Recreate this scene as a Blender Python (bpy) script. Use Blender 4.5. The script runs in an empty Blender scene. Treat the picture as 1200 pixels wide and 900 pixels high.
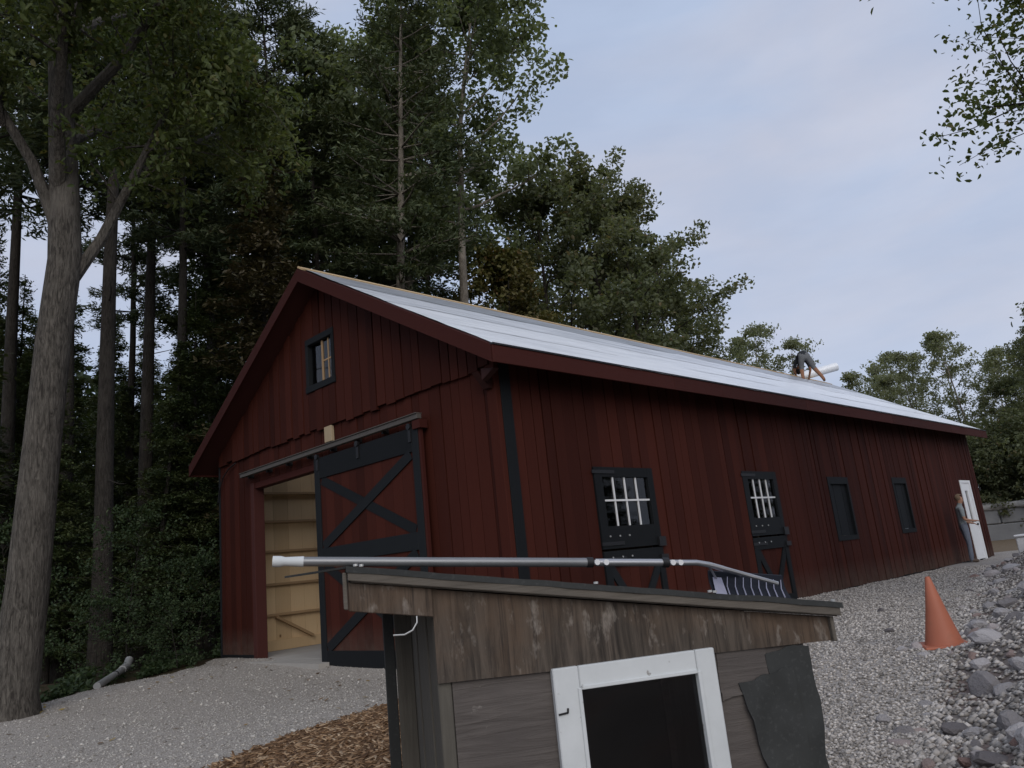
import bpy, bmesh, math, random
import numpy as np
from mathutils import Vector, Matrix, noise as mnoise
R = math.radians
sc = bpy.context.scene
col = sc.collection

# ------------------------------------------------------------------ camera
CAM = Vector((6.906, -6.743, 1.08)); FPX = 901.9
YAW, PITCH, ROLL = -0.77581, 0.23557, -0.10387
_f = Vector((math.sin(YAW)*math.cos(PITCH), math.cos(YAW)*math.cos(PITCH), math.sin(PITCH)))
_r0 = Vector((math.cos(YAW), -math.sin(YAW), 0)); _u0 = _r0.cross(_f)
_r = math.cos(ROLL)*_r0 + math.sin(ROLL)*_u0; _u = -math.sin(ROLL)*_r0 + math.cos(ROLL)*_u0
cd = bpy.data.cameras.new('camera'); cam = bpy.data.objects.new('camera', cd); col.objects.link(cam)
cam.matrix_world = Matrix(((_r.x,_u.x,-_f.x,CAM.x),(_r.y,_u.y,-_f.y,CAM.y),(_r.z,_u.z,-_f.z,CAM.z),(0,0,0,1)))
cd.sensor_width = 36; cd.lens = FPX/1200*36; cd.clip_start = .05; cd.clip_end = 2000
sc.camera = cam

# ------------------------------------------------------------------ world, sun, exposure
SUN_EL, SUN_AZ = R(30), R(128)          # azimuth measured from +Y towards +X
w = bpy.data.worlds.new('World'); sc.world = w; w.use_nodes = True
nt = w.node_tree; nt.nodes.clear()
def wn(t, **k):
    n = nt.nodes.new(t)
    for a, b in k.items(): setattr(n, a, b)
    return n
sky = wn('ShaderNodeTexSky', sky_type='NISHITA', sun_disc=False, sun_elevation=SUN_EL, sun_rotation=SUN_AZ, dust_density=2.0)
tc = wn('ShaderNodeTexCoord')
mp = wn('ShaderNodeMapping'); mp.inputs['Scale'].default_value = (1.3, 1.3, 4.2); mp.inputs['Rotation'].default_value = (.25, .2, .5)
n1 = wn('ShaderNodeTexNoise'); n1.inputs['Scale'].default_value = 1.5; n1.inputs['Detail'].default_value = 7; n1.inputs['Roughness'].default_value = .52; n1.inputs['Distortion'].default_value = .5
rp = wn('ShaderNodeValToRGB'); rp.color_ramp.elements[0].position = .36; rp.color_ramp.elements[1].position = .64
rp.color_ramp.elements[0].color = (.415, .495, .66, 1); rp.color_ramp.elements[1].color = (.515, .545, .655, 1)
n2 = wn('ShaderNodeTexNoise'); n2.inputs['Scale'].default_value = 3.4; n2.inputs['Detail'].default_value = 8; n2.inputs['Roughness'].default_value = .55
rp2 = wn('ShaderNodeValToRGB'); rp2.color_ramp.elements[0].position = .38; rp2.color_ramp.elements[1].position = .7
rp2.color_ramp.elements[0].color = (.965, .965, .97, 1); rp2.color_ramp.elements[1].color = (1.06, 1.055, 1.045, 1)
mx = wn('ShaderNodeMix', data_type='RGBA', blend_type='MULTIPLY'); mx.inputs['Factor'].default_value = 1
sk = wn('ShaderNodeMix', data_type='RGBA', blend_type='MIX'); sk.inputs['Factor'].default_value = .9
sc10 = wn('ShaderNodeMix', data_type='RGBA', blend_type='MULTIPLY'); sc10.inputs['Factor'].default_value = 1
sc10.inputs['B'].default_value = (10, 10, 10, 1)
bg = wn('ShaderNodeBackground'); bg.inputs['Strength'].default_value = .1
ow = wn('ShaderNodeOutputWorld')
L = nt.links.new
L(tc.outputs['Generated'], mp.inputs['Vector']); L(mp.outputs[0], n1.inputs['Vector']); L(mp.outputs[0], n2.inputs['Vector'])
L(n1.outputs['Fac'], rp.inputs['Fac']); L(n2.outputs['Fac'], rp2.inputs['Fac'])
L(rp.outputs['Color'], mx.inputs['A']); L(rp2.outputs['Color'], mx.inputs['B'])
L(mx.outputs['Result'], sc10.inputs['A'])
L(sky.outputs['Color'], sk.inputs['A']); L(sc10.outputs['Result'], sk.inputs['B'])
L(sk.outputs['Result'], bg.inputs['Color']); L(bg.outputs[0], ow.inputs['Surface'])
sd = bpy.data.lights.new('sun', 'SUN'); sd.energy = 1.3; sd.angle = R(45); sd.color = (1, .95, .9)
so = bpy.data.objects.new('sun', sd); col.objects.link(so)
sv = Vector((math.sin(SUN_AZ)*math.cos(SUN_EL), math.cos(SUN_AZ)*math.cos(SUN_EL), math.sin(SUN_EL)))
so.rotation_euler = sv.to_track_quat('Z', 'Y').to_euler()
vs = sc.view_settings; vs.view_transform = 'Standard'; vs.look = 'None'; vs.exposure = .2; vs.gamma = 1; vs.use_curve_mapping = False

# ------------------------------------------------------------------ helpers
def tag(o, label=None, cat=None, group=None, kind=None):
    if label: o['label'] = label
    if cat: o['category'] = cat
    if group: o['group'] = group
    if kind: o['kind'] = kind
    return o
def empty(name, loc=(0,0,0), rz=0, parent=None):
    o = bpy.data.objects.new(name, None); col.objects.link(o); o.location = loc; o.rotation_euler[2] = rz
    o.empty_display_size = .1
    if parent: o.parent = parent
    return o
def link(name, me, parent=None, loc=None):
    o = bpy.data.objects.new(name, me); col.objects.link(o)
    if parent: o.parent = parent
    if loc is not None: o.location = loc
    return o
def np_mesh(name, V, Fq, mat, smooth=False):
    """V (n,3), Fq (m,k) arrays with constant k"""
    V = np.asarray(V, np.float32); Fq = np.asarray(Fq, np.int32)
    me = bpy.data.meshes.new(name); k = Fq.shape[1]
    me.vertices.add(len(V)); me.vertices.foreach_set('co', V.ravel())
    me.loops.add(Fq.size); me.loops.foreach_set('vertex_index', Fq.ravel())
    me.polygons.add(len(Fq)); me.polygons.foreach_set('loop_start', np.arange(0, Fq.size, k, dtype=np.int32))
    me.polygons.foreach_set('loop_total', np.full(len(Fq), k, np.int32))
    if smooth: me.polygons.foreach_set('use_smooth', np.ones(len(Fq), bool))
    me.update(calc_edges=True); me.materials.append(mat)
    return me
class MB:
    def __init__(s): s.v = []; s.f = []; s.sm = False
    def add(s, V, F):
        b = len(s.v); s.v += [tuple(p) for p in V]; s.f += [tuple(b+i for i in q) for q in F]; return s
    def box(s, x0, x1, y0, y1, z0, z1):
        return s.add([(x0,y0,z0),(x1,y0,z0),(x1,y1,z0),(x0,y1,z0),(x0,y0,z1),(x1,y0,z1),(x1,y1,z1),(x0,y1,z1)],
                     [(0,3,2,1),(4,5,6,7),(0,1,5,4),(1,2,6,5),(2,3,7,6),(3,0,4,7)])
    def hexa(s, a, b):          # two quads of 4 points, joined
        return s.add(list(a)+list(b), [(3,2,1,0),(4,5,6,7),(0,1,5,4),(1,2,6,5),(2,3,7,6),(3,0,4,7)])
    def prism(s, poly, d):      # polygon of 3D points extruded by vector d
        n = len(poly); P = [Vector(p) for p in poly]; d = Vector(d)
        return s.add(P+[p+d for p in P], [tuple(range(n-1,-1,-1)), tuple(range(n,2*n))]+[(i,(i+1)%n,n+(i+1)%n,n+i) for i in range(n)])
    def bar(s, a, b, wdt, thk, up=(0,0,1)):     # rectangular bar from a to b; wdt along side, thk along up
        a = Vector(a); b = Vector(b); d = (b-a).normalized(); up = Vector(up); sd_ = d.cross(up).normalized(); up = sd_.cross(d)
        o = [sd_*wdt/2+up*thk/2, -sd_*wdt/2+up*thk/2, -sd_*wdt/2-up*thk/2, sd_*wdt/2-up*thk/2]
        return s.hexa([a+q for q in o], [b+q for q in o])
    def tube(s, pts, rad, n=8, caps=True, up=(0,0,1)):
        P = [Vector(p) for p in pts]; k = len(P)
        if not hasattr(rad, '__len__'): rad = [rad]*k
        rings = []; prev = None
        for i in range(k):
            d = (P[min(i+1,k-1)]-P[max(i-1,0)]).normalized()
            if prev is None:
                a = d.cross(Vector((.31,.87,.38)));
                a.normalize()
            else:
                a = (prev - d*prev.dot(d)).normalized()
            prev = a; b = d.cross(a)
            rings.append([P[i]+(a*math.cos(t)+b*math.sin(t))*rad[i] for t in [2*math.pi*j/n for j in range(n)]])
        V = [p for r_ in rings for p in r_]; F = []
        for i in range(k-1):
            for j in range(n): F.append((i*n+j, i*n+(j+1)%n, (i+1)*n+(j+1)%n, (i+1)*n+j))
        if caps: F += [tuple(range(n-1,-1,-1)), tuple(range((k-1)*n, k*n))]
        s.sm = True
        return s.add(V, F)
    def mesh(s, name, mat, bevel=0, smooth=None):
        me = bpy.data.meshes.new(name); me.from_pydata(s.v, [], s.f)
        if bevel:
            bm = bmesh.new(); bm.from_mesh(me)
            bmesh.ops.bevel(bm, geom=bm.edges[:], offset=bevel, segments=1, affect='EDGES', clamp_overlap=True)
            bm.to_mesh(me); bm.free()
        if smooth if smooth is not None else s.sm:
            for p in me.polygons: p.use_smooth = True
            try: me.set_sharp_from_angle(angle=R(40))
            except Exception: pass
        for m in (mat if isinstance(mat, (list, tuple)) else [mat]): me.materials.append(m)
        me.update(); return me
    def build(s, name, mat, parent=None, bevel=0, smooth=None, loc=None):
        return link(name, s.mesh(name, mat, bevel, smooth), parent, loc)
def copy_tree(o, parent=None):
    c = o.copy(); col.objects.link(c); c.parent = parent
    for ch in list(o.children): copy_tree(ch, c)
    return c
def ray(px, py):
    return _f + _r*((px-600)/FPX) - _u*((py-450)/FPX)
def G(px, py, dist):                    # ground position seen in that direction at that horizontal distance
    d = ray(px, py); k = dist/math.hypot(d.x, d.y); return Vector((CAM.x+d.x*k, CAM.y+d.y*k, 0))
def sstep(a, b, x):
    t = np.clip((np.asarray(x, float)-a)/(b-a), 0, 1); return t*t*(3-2*t)

# ------------------------------------------------------------------ materials
class NT:
    def __init__(s, name):
        s.m = bpy.data.materials.new(name); s.m.use_nodes = True; s.t = s.m.node_tree; s.t.nodes.clear()
        s.out = s.t.nodes.new('ShaderNodeOutputMaterial'); s.p = s.t.nodes.new('ShaderNodeBsdfPrincipled')
        s.t.links.new(s.p.outputs[0], s.out.inputs[0]); s.co = s.t.nodes.new('ShaderNodeTexCoord').outputs['Object']
    def n(s, t, **k):
        x = s.t.nodes.new(t)
        for a, b in k.items():
            if a in x.inputs: s.set(x.inputs[a], b)
            else: setattr(x, a, b)
        return x
    def set(s, i, v):
        if isinstance(v, bpy.types.NodeSocket): s.t.links.new(v, i)
        else: i.default_value = v
    def map(s, scale=(1,1,1), rot=(0,0,0), src=None):
        x = s.n('ShaderNodeMapping'); x.inputs['Scale'].default_value = scale; x.inputs['Rotation'].default_value = rot
        s.t.links.new(src or s.co, x.inputs['Vector']); return x.outputs[0]
    def noise(s, scale, detail=4, rough=.55, vec=None, dist=0):
        x = s.n('ShaderNodeTexNoise'); x.inputs['Scale'].default_value = scale; x.inputs['Detail'].default_value = detail
        x.inputs['Roughness'].default_value = rough; x.inputs['Distortion'].default_value = dist
        s.t.links.new(vec or s.co, x.inputs['Vector']); return x.outputs['Fac']
    def vor(s, scale, vec=None, out='Distance', feat='F1'):
        x = s.n('ShaderNodeTexVoronoi', feature=feat); x.inputs['Scale'].default_value = scale
        s.t.links.new(vec or s.co, x.inputs['Vector']); return x.outputs[out]
    def ramp(s, fac, stops):
        x = s.n('ShaderNodeValToRGB'); e = x.color_ramp.elements
        while len(e) < len(stops): e.new(.5)
        for i, (p, c) in enumerate(stops): e[i].position = p; e[i].color = (*c, 1) if hasattr(c, '__len__') else (c, c, c, 1)
        s.t.links.new(fac, x.inputs['Fac']); return x.outputs['Color']
    def mix(s, f, a, b, mode='MIX'):
        x = s.n('ShaderNodeMix', data_type='RGBA', blend_type=mode)
        for i, v in (('Factor', f), ('A', a), ('B', b)):
            if isinstance(v, bpy.types.NodeSocket): s.t.links.new(v, x.inputs[i])
            elif i == 'Factor': x.inputs[i].default_value = v
            else: x.inputs[i].default_value = (*v, 1)
        return x.outputs['Result']
    def math(s, op, a, b=0.0):
        x = s.n('ShaderNodeMath', operation=op); s.set(x.inputs[0], a); s.set(x.inputs[1], b); return x.outputs[0]
    def bump(s, h, strength=.3, dist=.02):
        x = s.n('ShaderNodeBump'); x.inputs['Strength'].default_value = strength; x.inputs['Distance'].default_value = dist
        s.t.links.new(h, x.inputs['Height']); s.t.links.new(x.outputs[0], s.p.inputs['Normal'])
    def rnd(s): return s.n('ShaderNodeObjectInfo').outputs['Random']
    def isl(s): return s.n('ShaderNodeNewGeometry').outputs['Random Per Island']
    def fin(s, c, rough=.7, metal=0, spec=.4):
        s.set(s.p.inputs['Base Color'], c if isinstance(c, bpy.types.NodeSocket) else (*c, 1))
        s.set(s.p.inputs['Roughness'], rough); s.set(s.p.inputs['Metallic'], metal); s.p.inputs['Specular IOR Level'].default_value = spec
        return s.m
M = {}
def paint(name, a, b, grain=(14,14,.7), flecks=False, rough=.75, bumpv=.35, spec=.3, perobj=.35):
    t = NT(name); g = t.noise(3.2, 6, .6, t.map(grain)); big = t.noise(.9, 4, .55)
    c = t.mix(g, a, b); c = t.mix(t.math('MULTIPLY', big, .55), c, tuple(x*.62 for x in a))
    r_ = t.rnd(); c = t.mix(perobj, c, t.mix(r_, tuple(x*.6 for x in a), tuple(x*1.35 for x in b)))
    if flecks:
        f = t.noise(5, 5, .7, t.map((9,9,1.6))); f2 = t.noise(.5, 2)
        k = t.math('MULTIPLY', t.ramp(f, [(.73, 0), (.79, 1)]), t.ramp(f2, [(.45, 0), (.6, .6)]))
        c = t.mix(k, c, (.42,.36,.33))
        lo = t.n('ShaderNodeSeparateXYZ'); t.t.links.new(t.n('ShaderNodeNewGeometry').outputs['Position'], lo.inputs[0])
        dz = t.math('MULTIPLY', t.ramp(lo.outputs['Z'], [(.0, 1), (.55, 0)]), t.noise(6, 4))
        c = t.mix(dz, c, (.10,.075,.06))
    t.bump(g, bumpv, .006); return t.fin(c, rough, 0, spec)
M['red'] = paint('red_siding_paint', (.030,.0075,.0052), (.066,.0168,.0104), flecks=True, spec=.1, perobj=.32)
M['red_trim'] = paint('red_trim_paint', (.043,.0105,.008), (.064,.0158,.0115), grain=(2,.7,14), spec=.15)
M['red_dark'] = paint('weathered_red_soffit', (.036,.009,.007), (.054,.013,.010), grain=(2,2,2))
M['black'] = paint('black_trim_paint', (.005,.006,.007), (.011,.013,.015), rough=.7, spec=.2)
M['dark'] = NT('dark_backing').fin((.02,.008,.006), .9)
M['inner_shade'] = NT('shade_black_boards').fin((.007,.008,.007), .9)
M['patch'] = paint('bare_pine_patch', (.42,.32,.2), (.55,.45,.3))
def pine(name, a, b, knots=True):
    t = NT(name); g = t.noise(4, 6, .6, t.map((11,11,.6)), .6); c = t.mix(g, a, b)
    c = t.mix(.4, c, t.mix(t.rnd(), tuple(x*.72 for x in a), tuple(x*1.15 for x in b)))
    v = t.ramp(t.vor(2.3, t.map((1,1,.7))), [(.02, 1), (.07, 0)]); c = t.mix(v, c, (.16,.08,.035))
    t.bump(g, .2, .004); return t.fin(c, .7, 0, .3)
M['pine'] = pine('interior_pine', (.54,.37,.20), (.70,.52,.31))
M['girt'] = pine('girt_lumber', (.30,.19,.10), (.42,.28,.15))
M['deck'] = pine('ridge_sheathing', (.48,.33,.17), (.62,.46,.27))
def metal(name, c, rough=.4, m=.9):
    t = NT(name); n_ = t.noise(9, 5); cc = t.mix(n_, tuple(x*.7 for x in c), c); t.bump(n_, .08, .004); return t.fin(cc, t.math('ADD', t.math('MULTIPLY', n_, .25), rough-.1), m)
M['galv'] = metal('galvanized_track', (.42,.42,.41), .5, .5)
M['rail'] = metal('weathered_rail', (.10,.09,.08), .7, .1)
M['alu'] = metal('brushed_aluminium', (.5,.5,.51), .38, .85)
M['alu_grey'] = metal('grey_anodised_tube', (.26,.265,.27), .42, .6)
M['iron'] = metal('black_iron', (.02,.02,.022), .5, .3)
M['bolt'] = metal('bright_bolt', (.6,.6,.58), .4, .6)
t = NT('white_paint_worn'); n_ = t.noise(6, 6, .6); n2_ = t.noise(22, 4, .65)
c = t.mix(n_, (.44,.46,.46), (.62,.64,.64)); c = t.mix(t.ramp(n2_, [(.66, 0), (.74, .8)]), c, (.16,.14,.12)); t.bump(n2_, .2, .003)
M['white'] = t.fin(c, .55)
t = NT('white_door_paint'); M['door_white'] = t.fin(t.mix(t.noise(3), (.66,.67,.68), (.76,.77,.78)), .4)
t = NT('white_muntin'); M['muntin'] = t.fin(t.mix(t.noise(8), (.6,.6,.6), (.72,.72,.72)), .5)
def glass(name, tint=.9):
    t = NT(name); tr = t.n('ShaderNodeBsdfTransparent'); tr.inputs[0].default_value = (tint,tint,tint,1)
    gl = t.n('ShaderNodeBsdfGlossy'); gl.inputs['Roughness'].default_value = .03
    fr = t.n('ShaderNodeFresnel'); fr.inputs['IOR'].default_value = 1.5; ms = t.n('ShaderNodeMixShader')
    bn = t.n('ShaderNodeBump'); bn.inputs['Strength'].default_value = .12; bn.inputs['Distance'].default_value = .02
    t.t.links.new(t.noise(1.7, 2), bn.inputs['Height']); t.t.links.new(bn.outputs[0], gl.inputs['Normal'])
    k = t.math('ADD', t.math('MULTIPLY', fr.outputs[0], 1.0), .0)
    t.t.links.new(k, ms.inputs[0]); t.t.links.new(tr.outputs[0], ms.inputs[1]); t.t.links.new(gl.outputs[0], ms.inputs[2])
    t.t.links.new(ms.outputs[0], t.out.inputs[0]); return t.m
M['glass'] = glass('window_glass'); M['glass_dirty'] = glass('dusty_glass', .7)
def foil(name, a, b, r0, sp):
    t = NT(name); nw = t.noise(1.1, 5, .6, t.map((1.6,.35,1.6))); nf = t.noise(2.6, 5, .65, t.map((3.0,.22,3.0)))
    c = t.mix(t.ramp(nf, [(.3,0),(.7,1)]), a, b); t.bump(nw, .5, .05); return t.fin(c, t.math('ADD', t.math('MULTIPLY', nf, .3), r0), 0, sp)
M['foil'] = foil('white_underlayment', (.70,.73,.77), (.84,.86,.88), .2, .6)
M['foil_mid'] = foil('part_reflection_underlayment', (.42,.45,.49), (.80,.82,.85), .2, .6)
M['foil_grey'] = foil('dark_reflection_underlayment', (.20,.215,.235), (.40,.42,.45), .22, .6)
t = NT('weathered_plywood'); g = t.noise(5, 8, .65, t.map((5,5,.55)), .8); st = t.noise(2.2, 5, .6); sp = t.noise(9, 4, .7, t.map((1.6,1.6,.7)))
g2 = t.noise(7, 6, .7, t.map((9,9,.35)), .3)
c = t.mix(t.ramp(g, [(.34,0),(.66,1)]), (.03,.025,.021), (.105,.085,.068)); c = t.mix(t.ramp(st, [(.42, 0), (.62, .65)]), c, (.115,.076,.05))
c = t.mix(t.ramp(g2, [(.52, 0), (.66, .8)]), c, (.03,.024,.02)); c = t.mix(t.ramp(sp, [(.58, 0), (.72, .75)]), c, (.24,.21,.18)); t.bump(g, .7, .008); M['ply'] = t.fin(c, .88, 0, .2)
t = NT('grey_plywood'); g = t.noise(5, 8, .65, t.map((.5,.5,6)), 1.2); st = t.noise(2.6, 5, .6); sp = t.noise(14, 4, .7, t.map((.8,.8,1.5)))
c = t.mix(g, (.042,.036,.033), (.15,.132,.12)); c = t.mix(t.ramp(st, [(.45, 0), (.7, .6)]), c, (.075,.066,.062))
c = t.mix(t.ramp(sp, [(.66, 0), (.78, .7)]), c, (.28,.255,.23)); t.bump(g, .8, .01); M['ply_grey'] = t.fin(c, .9, 0, .2)
t = NT('weathered_lumber'); g = t.noise(4, 8, .65, t.map((1,14,14)), .5); c = t.mix(g, (.05,.043,.036), (.17,.15,.125)); t.bump(g, .6, .006)
M['lumber'] = t.fin(c, .9, 0, .2)
t = NT('grey_stud'); g = t.noise(4, 8, .65, t.map((14,14,1)), .5); c = t.mix(g, (.05,.045,.038), (.13,.12,.10)); t.bump(g, .6, .006); M['stud'] = t.fin(c, .9, 0, .2)
t = NT('roofing_felt'); g = t.noise(60, 3); b_ = t.noise(2.5, 5); c = t.mix(b_, (.018,.019,.019), (.05,.052,.05)); c = t.mix(t.ramp(g, [(.55,0),(.75,.35)]), c, (.09,.09,.088)); t.bump(b_, .5, .02)
M['felt'] = t.fin(c, .85, 0, .25)
t = NT('concrete'); g = t.noise(3, 8, .65); c = t.mix(g, (.26,.245,.22), (.4,.38,.35)); t.bump(t.noise(30, 4), .2, .004); M['concrete'] = t.fin(c, .85)
t = NT('block_concrete'); g = t.noise(1.4, 8, .65); c = t.mix(g, (.17,.175,.185), (.36,.365,.37)); t.bump(t.noise(9, 5), .4, .02); M['block'] = t.fin(c, .9)
t = NT('cone_orange'); g = t.noise(4, 5); c = t.mix(g, (.32,.10,.055), (.41,.135,.075)); c = t.mix(t.ramp(t.noise(9,5,.7), [(.55,0),(.75,.6)]), c, (.28,.11,.06)); M['cone'] = t.fin(c, .6)
def bark(name, a, b, sc_=(9,9,1.6)):
    t = NT(name); g = t.noise(3.6, 9, .7, t.map(sc_), .8); big = t.noise(1.2, 4); c = t.mix(t.ramp(g, [(.38,0),(.62,1)]), a, b)
    c = t.mix(t.ramp(big, [(.5,0),(.7,.5)]), c, tuple(x*1.35 for x in b)); t.bump(g, 1.0, .05); return t.fin(c, .95, 0, .15)
M['bark_big'] = bark('grey_brown_bark', (.04,.035,.03), (.145,.13,.11))
M['bark_pale'] = bark('pale_bark', (.10,.085,.068), (.25,.22,.18))
M['bark_dark'] = bark('dark_bark', (.022,.019,.016), (.06,.052,.044))
def leaf(name, stops, clump=(.05,.06,.02), cf=.35, trans=.3):
    t = NT(name); c = t.ramp(t.isl(), stops); big = t.noise(.55, 3); c = t.mix(t.math('MULTIPLY', t.ramp(big, [(.4,0),(.62,1)]), cf), c, clump)
    t.fin(c, .55, 0, .3)
    tl = t.n('ShaderNodeBsdfTranslucent'); ms = t.n('ShaderNodeMixShader'); ms.inputs[0].default_value = trans
    t.t.links.new(t.mix(1, c, (1.25,1.2,.6), 'MULTIPLY'), tl.inputs[0]); t.t.links.new(t.p.outputs[0], ms.inputs[1]); t.t.links.new(tl.outputs[0], ms.inputs[2])
    t.t.links.new(ms.outputs[0], t.out.inputs[0]); return t.m
M['leaf_oak'] = leaf('oak_leaf', [(0,(.05,.075,.024)),(.5,(.085,.118,.036)),(.93,(.115,.145,.05)),(1,(.17,.14,.06))], (.11,.11,.04), .35, .4)
M['leaf_maple'] = leaf('maple_leaf', [(0,(.095,.115,.068)),(.5,(.135,.16,.092)),(.95,(.175,.20,.12)),(1,(.26,.19,.12))], (.15,.15,.085), .35, .5)
M['leaf_yellow'] = leaf('yellowing_leaf', [(0,(.06,.07,.02)),(.5,(.10,.105,.03)),(.9,(.14,.12,.04)),(1,(.19,.11,.05))], (.12,.10,.04), .5)
M['leaf_light'] = leaf('light_green_leaf', [(0,(.12,.155,.085)),(.5,(.16,.20,.11)),(1,(.21,.25,.15))], (.15,.17,.09), .35, .5)
M['leaf_aspen'] = leaf('aspen_leaf', [(0,(.15,.17,.115)),(.5,(.20,.225,.15)),(1,(.27,.29,.21))], (.19,.20,.13), .35, .55)
M['leaf_under'] = leaf('understory_leaf', [(0,(.022,.04,.016)),(.6,(.04,.065,.026)),(1,(.085,.115,.05))], (.04,.06,.025))
M['needle_pine'] = leaf('pine_needles', [(0,(.045,.068,.032)),(.6,(.08,.108,.05)),(1,(.12,.135,.06))], (.07,.075,.035), .4, .2)
M['needle_hem'] = leaf('hemlock_needles', [(0,(.028,.045,.018)),(.6,(.055,.08,.03)),(1,(.09,.11,.04))], (.085,.085,.032), .4, .25)
M['needle_dry'] = leaf('dying_hemlock_needles', [(0,(.045,.048,.02)),(.6,(.08,.075,.03)),(1,(.12,.10,.05))], (.08,.055,.03), .6, .12)
M['wood_far'] = leaf('far_wood_leaf', [(0,(.025,.04,.016)),(.6,(.04,.06,.024)),(1,(.06,.08,.035))], (.045,.06,.03))

# ground materials
t = NT('forest_litter'); g = t.noise(7, 8, .7); b_ = t.noise(.6, 5); c = t.mix(g, (.018,.015,.010), (.085,.06,.035)); c = t.mix(t.ramp(b_, [(.45,0),(.65,.6)]), c, (.035,.042,.018)); t.bump(g, .8, .05)
sp_ = t.n('ShaderNodeSeparateXYZ'); t.t.links.new(t.co, sp_.inputs[0])
k = t.math('MULTIPLY', t.ramp(t.math('DIVIDE', sp_.outputs['Y'], 100.), [(.205,0),(.23,1)]), t.ramp(t.math('ADD', t.math('DIVIDE', sp_.outputs['X'], 100.), .5), [(.40,0),(.45,1)]))
c = t.mix(k, c, t.mix(g, (.13,.10,.07), (.24,.19,.135))); M['litter'] = t.fin(c, .95, 0, .1)
def gravelmat(name, a, b, d, s1=55):
    t = NT(name); v = t.n('ShaderNodeTexVoronoi'); v.inputs['Scale'].default_value = s1; t.t.links.new(t.co, v.inputs['Vector'])
    g = t.noise(60, 4, .7); big = t.noise(.5, 5, .6)
    h_ = t.n('ShaderNodeSeparateColor'); t.t.links.new(v.outputs['Color'], h_.inputs[0])
    c = t.mix(h_.outputs[0], a, b); c = t.mix(t.ramp(v.outputs['Distance'], [(.35,0),(.75,.6)]), c, d)
    c = t.mix(t.math('MULTIPLY', g, .35), c, d); c = t.mix(t.ramp(big, [(.42,0),(.66,.45)]), c, tuple((x+y)/2.6 for x, y in zip(a, b)))
    t.bump(t.math('SUBTRACT', 1., v.outputs['Distance']), .6, .02); return t.fin(c, .92, 0, .2)
M['gravel'] = gravelmat('crushed_stone', (.30,.275,.25), (.57,.53,.49), (.16,.145,.13), 55)
M['gravel_fine'] = gravelmat('fine_gravel', (.32,.29,.255), (.55,.51,.455), (.18,.16,.14), 60)
t = NT('pebble'); c = t.ramp(t.isl(), [(0,(.17,.155,.14)),(.45,(.38,.352,.322)),(.8,(.54,.505,.465)),(1,(.70,.66,.615))]); M['pebble'] = t.fin(t.mix(t.noise(30,3), c, t.mix(1, c, (.7,.68,.66), 'MULTIPLY')), .85, 0, .25)
t = NT('fine_pebble'); c = t.ramp(t.isl(), [(0,(.19,.175,.155)),(.5,(.38,.355,.32)),(1,(.56,.53,.48))]); M['pebble_fine'] = t.fin(c, .9, 0, .2)
t = NT('stone'); g = t.noise(5, 7, .65); r_ = t.rnd(); c = t.ramp(r_, [(0,(.13,.12,.125)),(.3,(.30,.285,.285)),(.7,(.47,.45,.45)),(.84,(.28,.18,.15)),(1,(.58,.55,.54))]); c = t.mix(t.math('MULTIPLY', g, .4), c, (.16,.135,.12)); t.bump(g, .7, .03); M['stone'] = t.fin(c, .9, 0, .2)
t = NT('mulch_base'); g = t.noise(30, 6, .7); c = t.mix(g, (.07,.04,.022), (.22,.13,.07)); t.bump(g, .9, .03); M['mulch'] = t.fin(c, .95, 0, .1)
t = NT('wood_chip'); c = t.ramp(t.isl(), [(0,(.09,.05,.028)),(.4,(.22,.13,.07)),(.8,(.36,.235,.135)),(1,(.50,.37,.24))]); M['chip'] = t.fin(c, .9, 0, .15)
t = NT('berm_soil'); g = t.noise(9, 7, .7); b_ = t.noise(1.2, 4); c = t.mix(g, (.11,.095,.085), (.30,.265,.245)); c = t.mix(t.ramp(b_, [(.48,0),(.62,.5)]), c, (.24,.16,.135)); t.bump(g, .9, .05); M['soil'] = t.fin(c, .95, 0, .1)

# ------------------------------------------------------------------ terrain
def hz(x, y):
    x = np.asarray(x, float); y = np.asarray(y, float)
    z = -.15*sstep(-6.6, -2.6, x)*sstep(.6, -.8, y)
    z = z - .05*sstep(.2, -.6, y)*sstep(-8, -7, x)
    z = z - .35*sstep(3.2, 1.0, np.hypot(x-7.4, y+7.2))
    z = z + .9*sstep(22, 48, y) - .5*sstep(-8.6, -13, x)*sstep(10, -2, y)
    z = z - .02*sstep(0, -.3, x)*sstep(-8.2, -8, x)*sstep(0, .3, y)*sstep(20, 19.7, y)*4
    return z
def fnoise(x, y, s, seed=0):
    return mnoise.fractal(Vector((x*s+seed*7.3, y*s-seed*3.1, seed*1.7)), 1.0, 2.0, 4)
def hz1(x, y): return float(hz(x, y))
u_ = np.linspace(-1, 1, 190); sp_ax = np.sinh(u_*4.6)/np.sinh(4.6)*600
gx = sp_ax-2; gy = sp_ax+1
X, Y = np.meshgrid(gx, gy); Z = hz(X, Y)
Z = Z + np.array([[.05*fnoise(a, b, .6, 1)*(a < -8.6 or b > 22) for a, b in zip(ra, rb)] for ra, rb in zip(X, Y)]) - .012
n = len(u_); idx = np.arange(n*n).reshape(n, n)
Fq = np.stack([idx[:-1,:-1], idx[:-1,1:], idx[1:,1:], idx[1:,:-1]], -1).reshape(-1, 4)
ground = link('ground', np_mesh('ground', np.stack([X, Y, Z], -1).reshape(-1, 3), Fq, M['litter'], True)); ground['kind'] = 'structure'
def inpoly(px, py, poly):
    ins = False; j = len(poly)-1
    for i in range(len(poly)):
        xi, yi = poly[i]; xj, yj = poly[j]
        if (yi > py) != (yj > py) and px < (xj-xi)*(py-yi)/(yj-yi)+xi: ins = not ins
        j = i
    return ins
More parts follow.
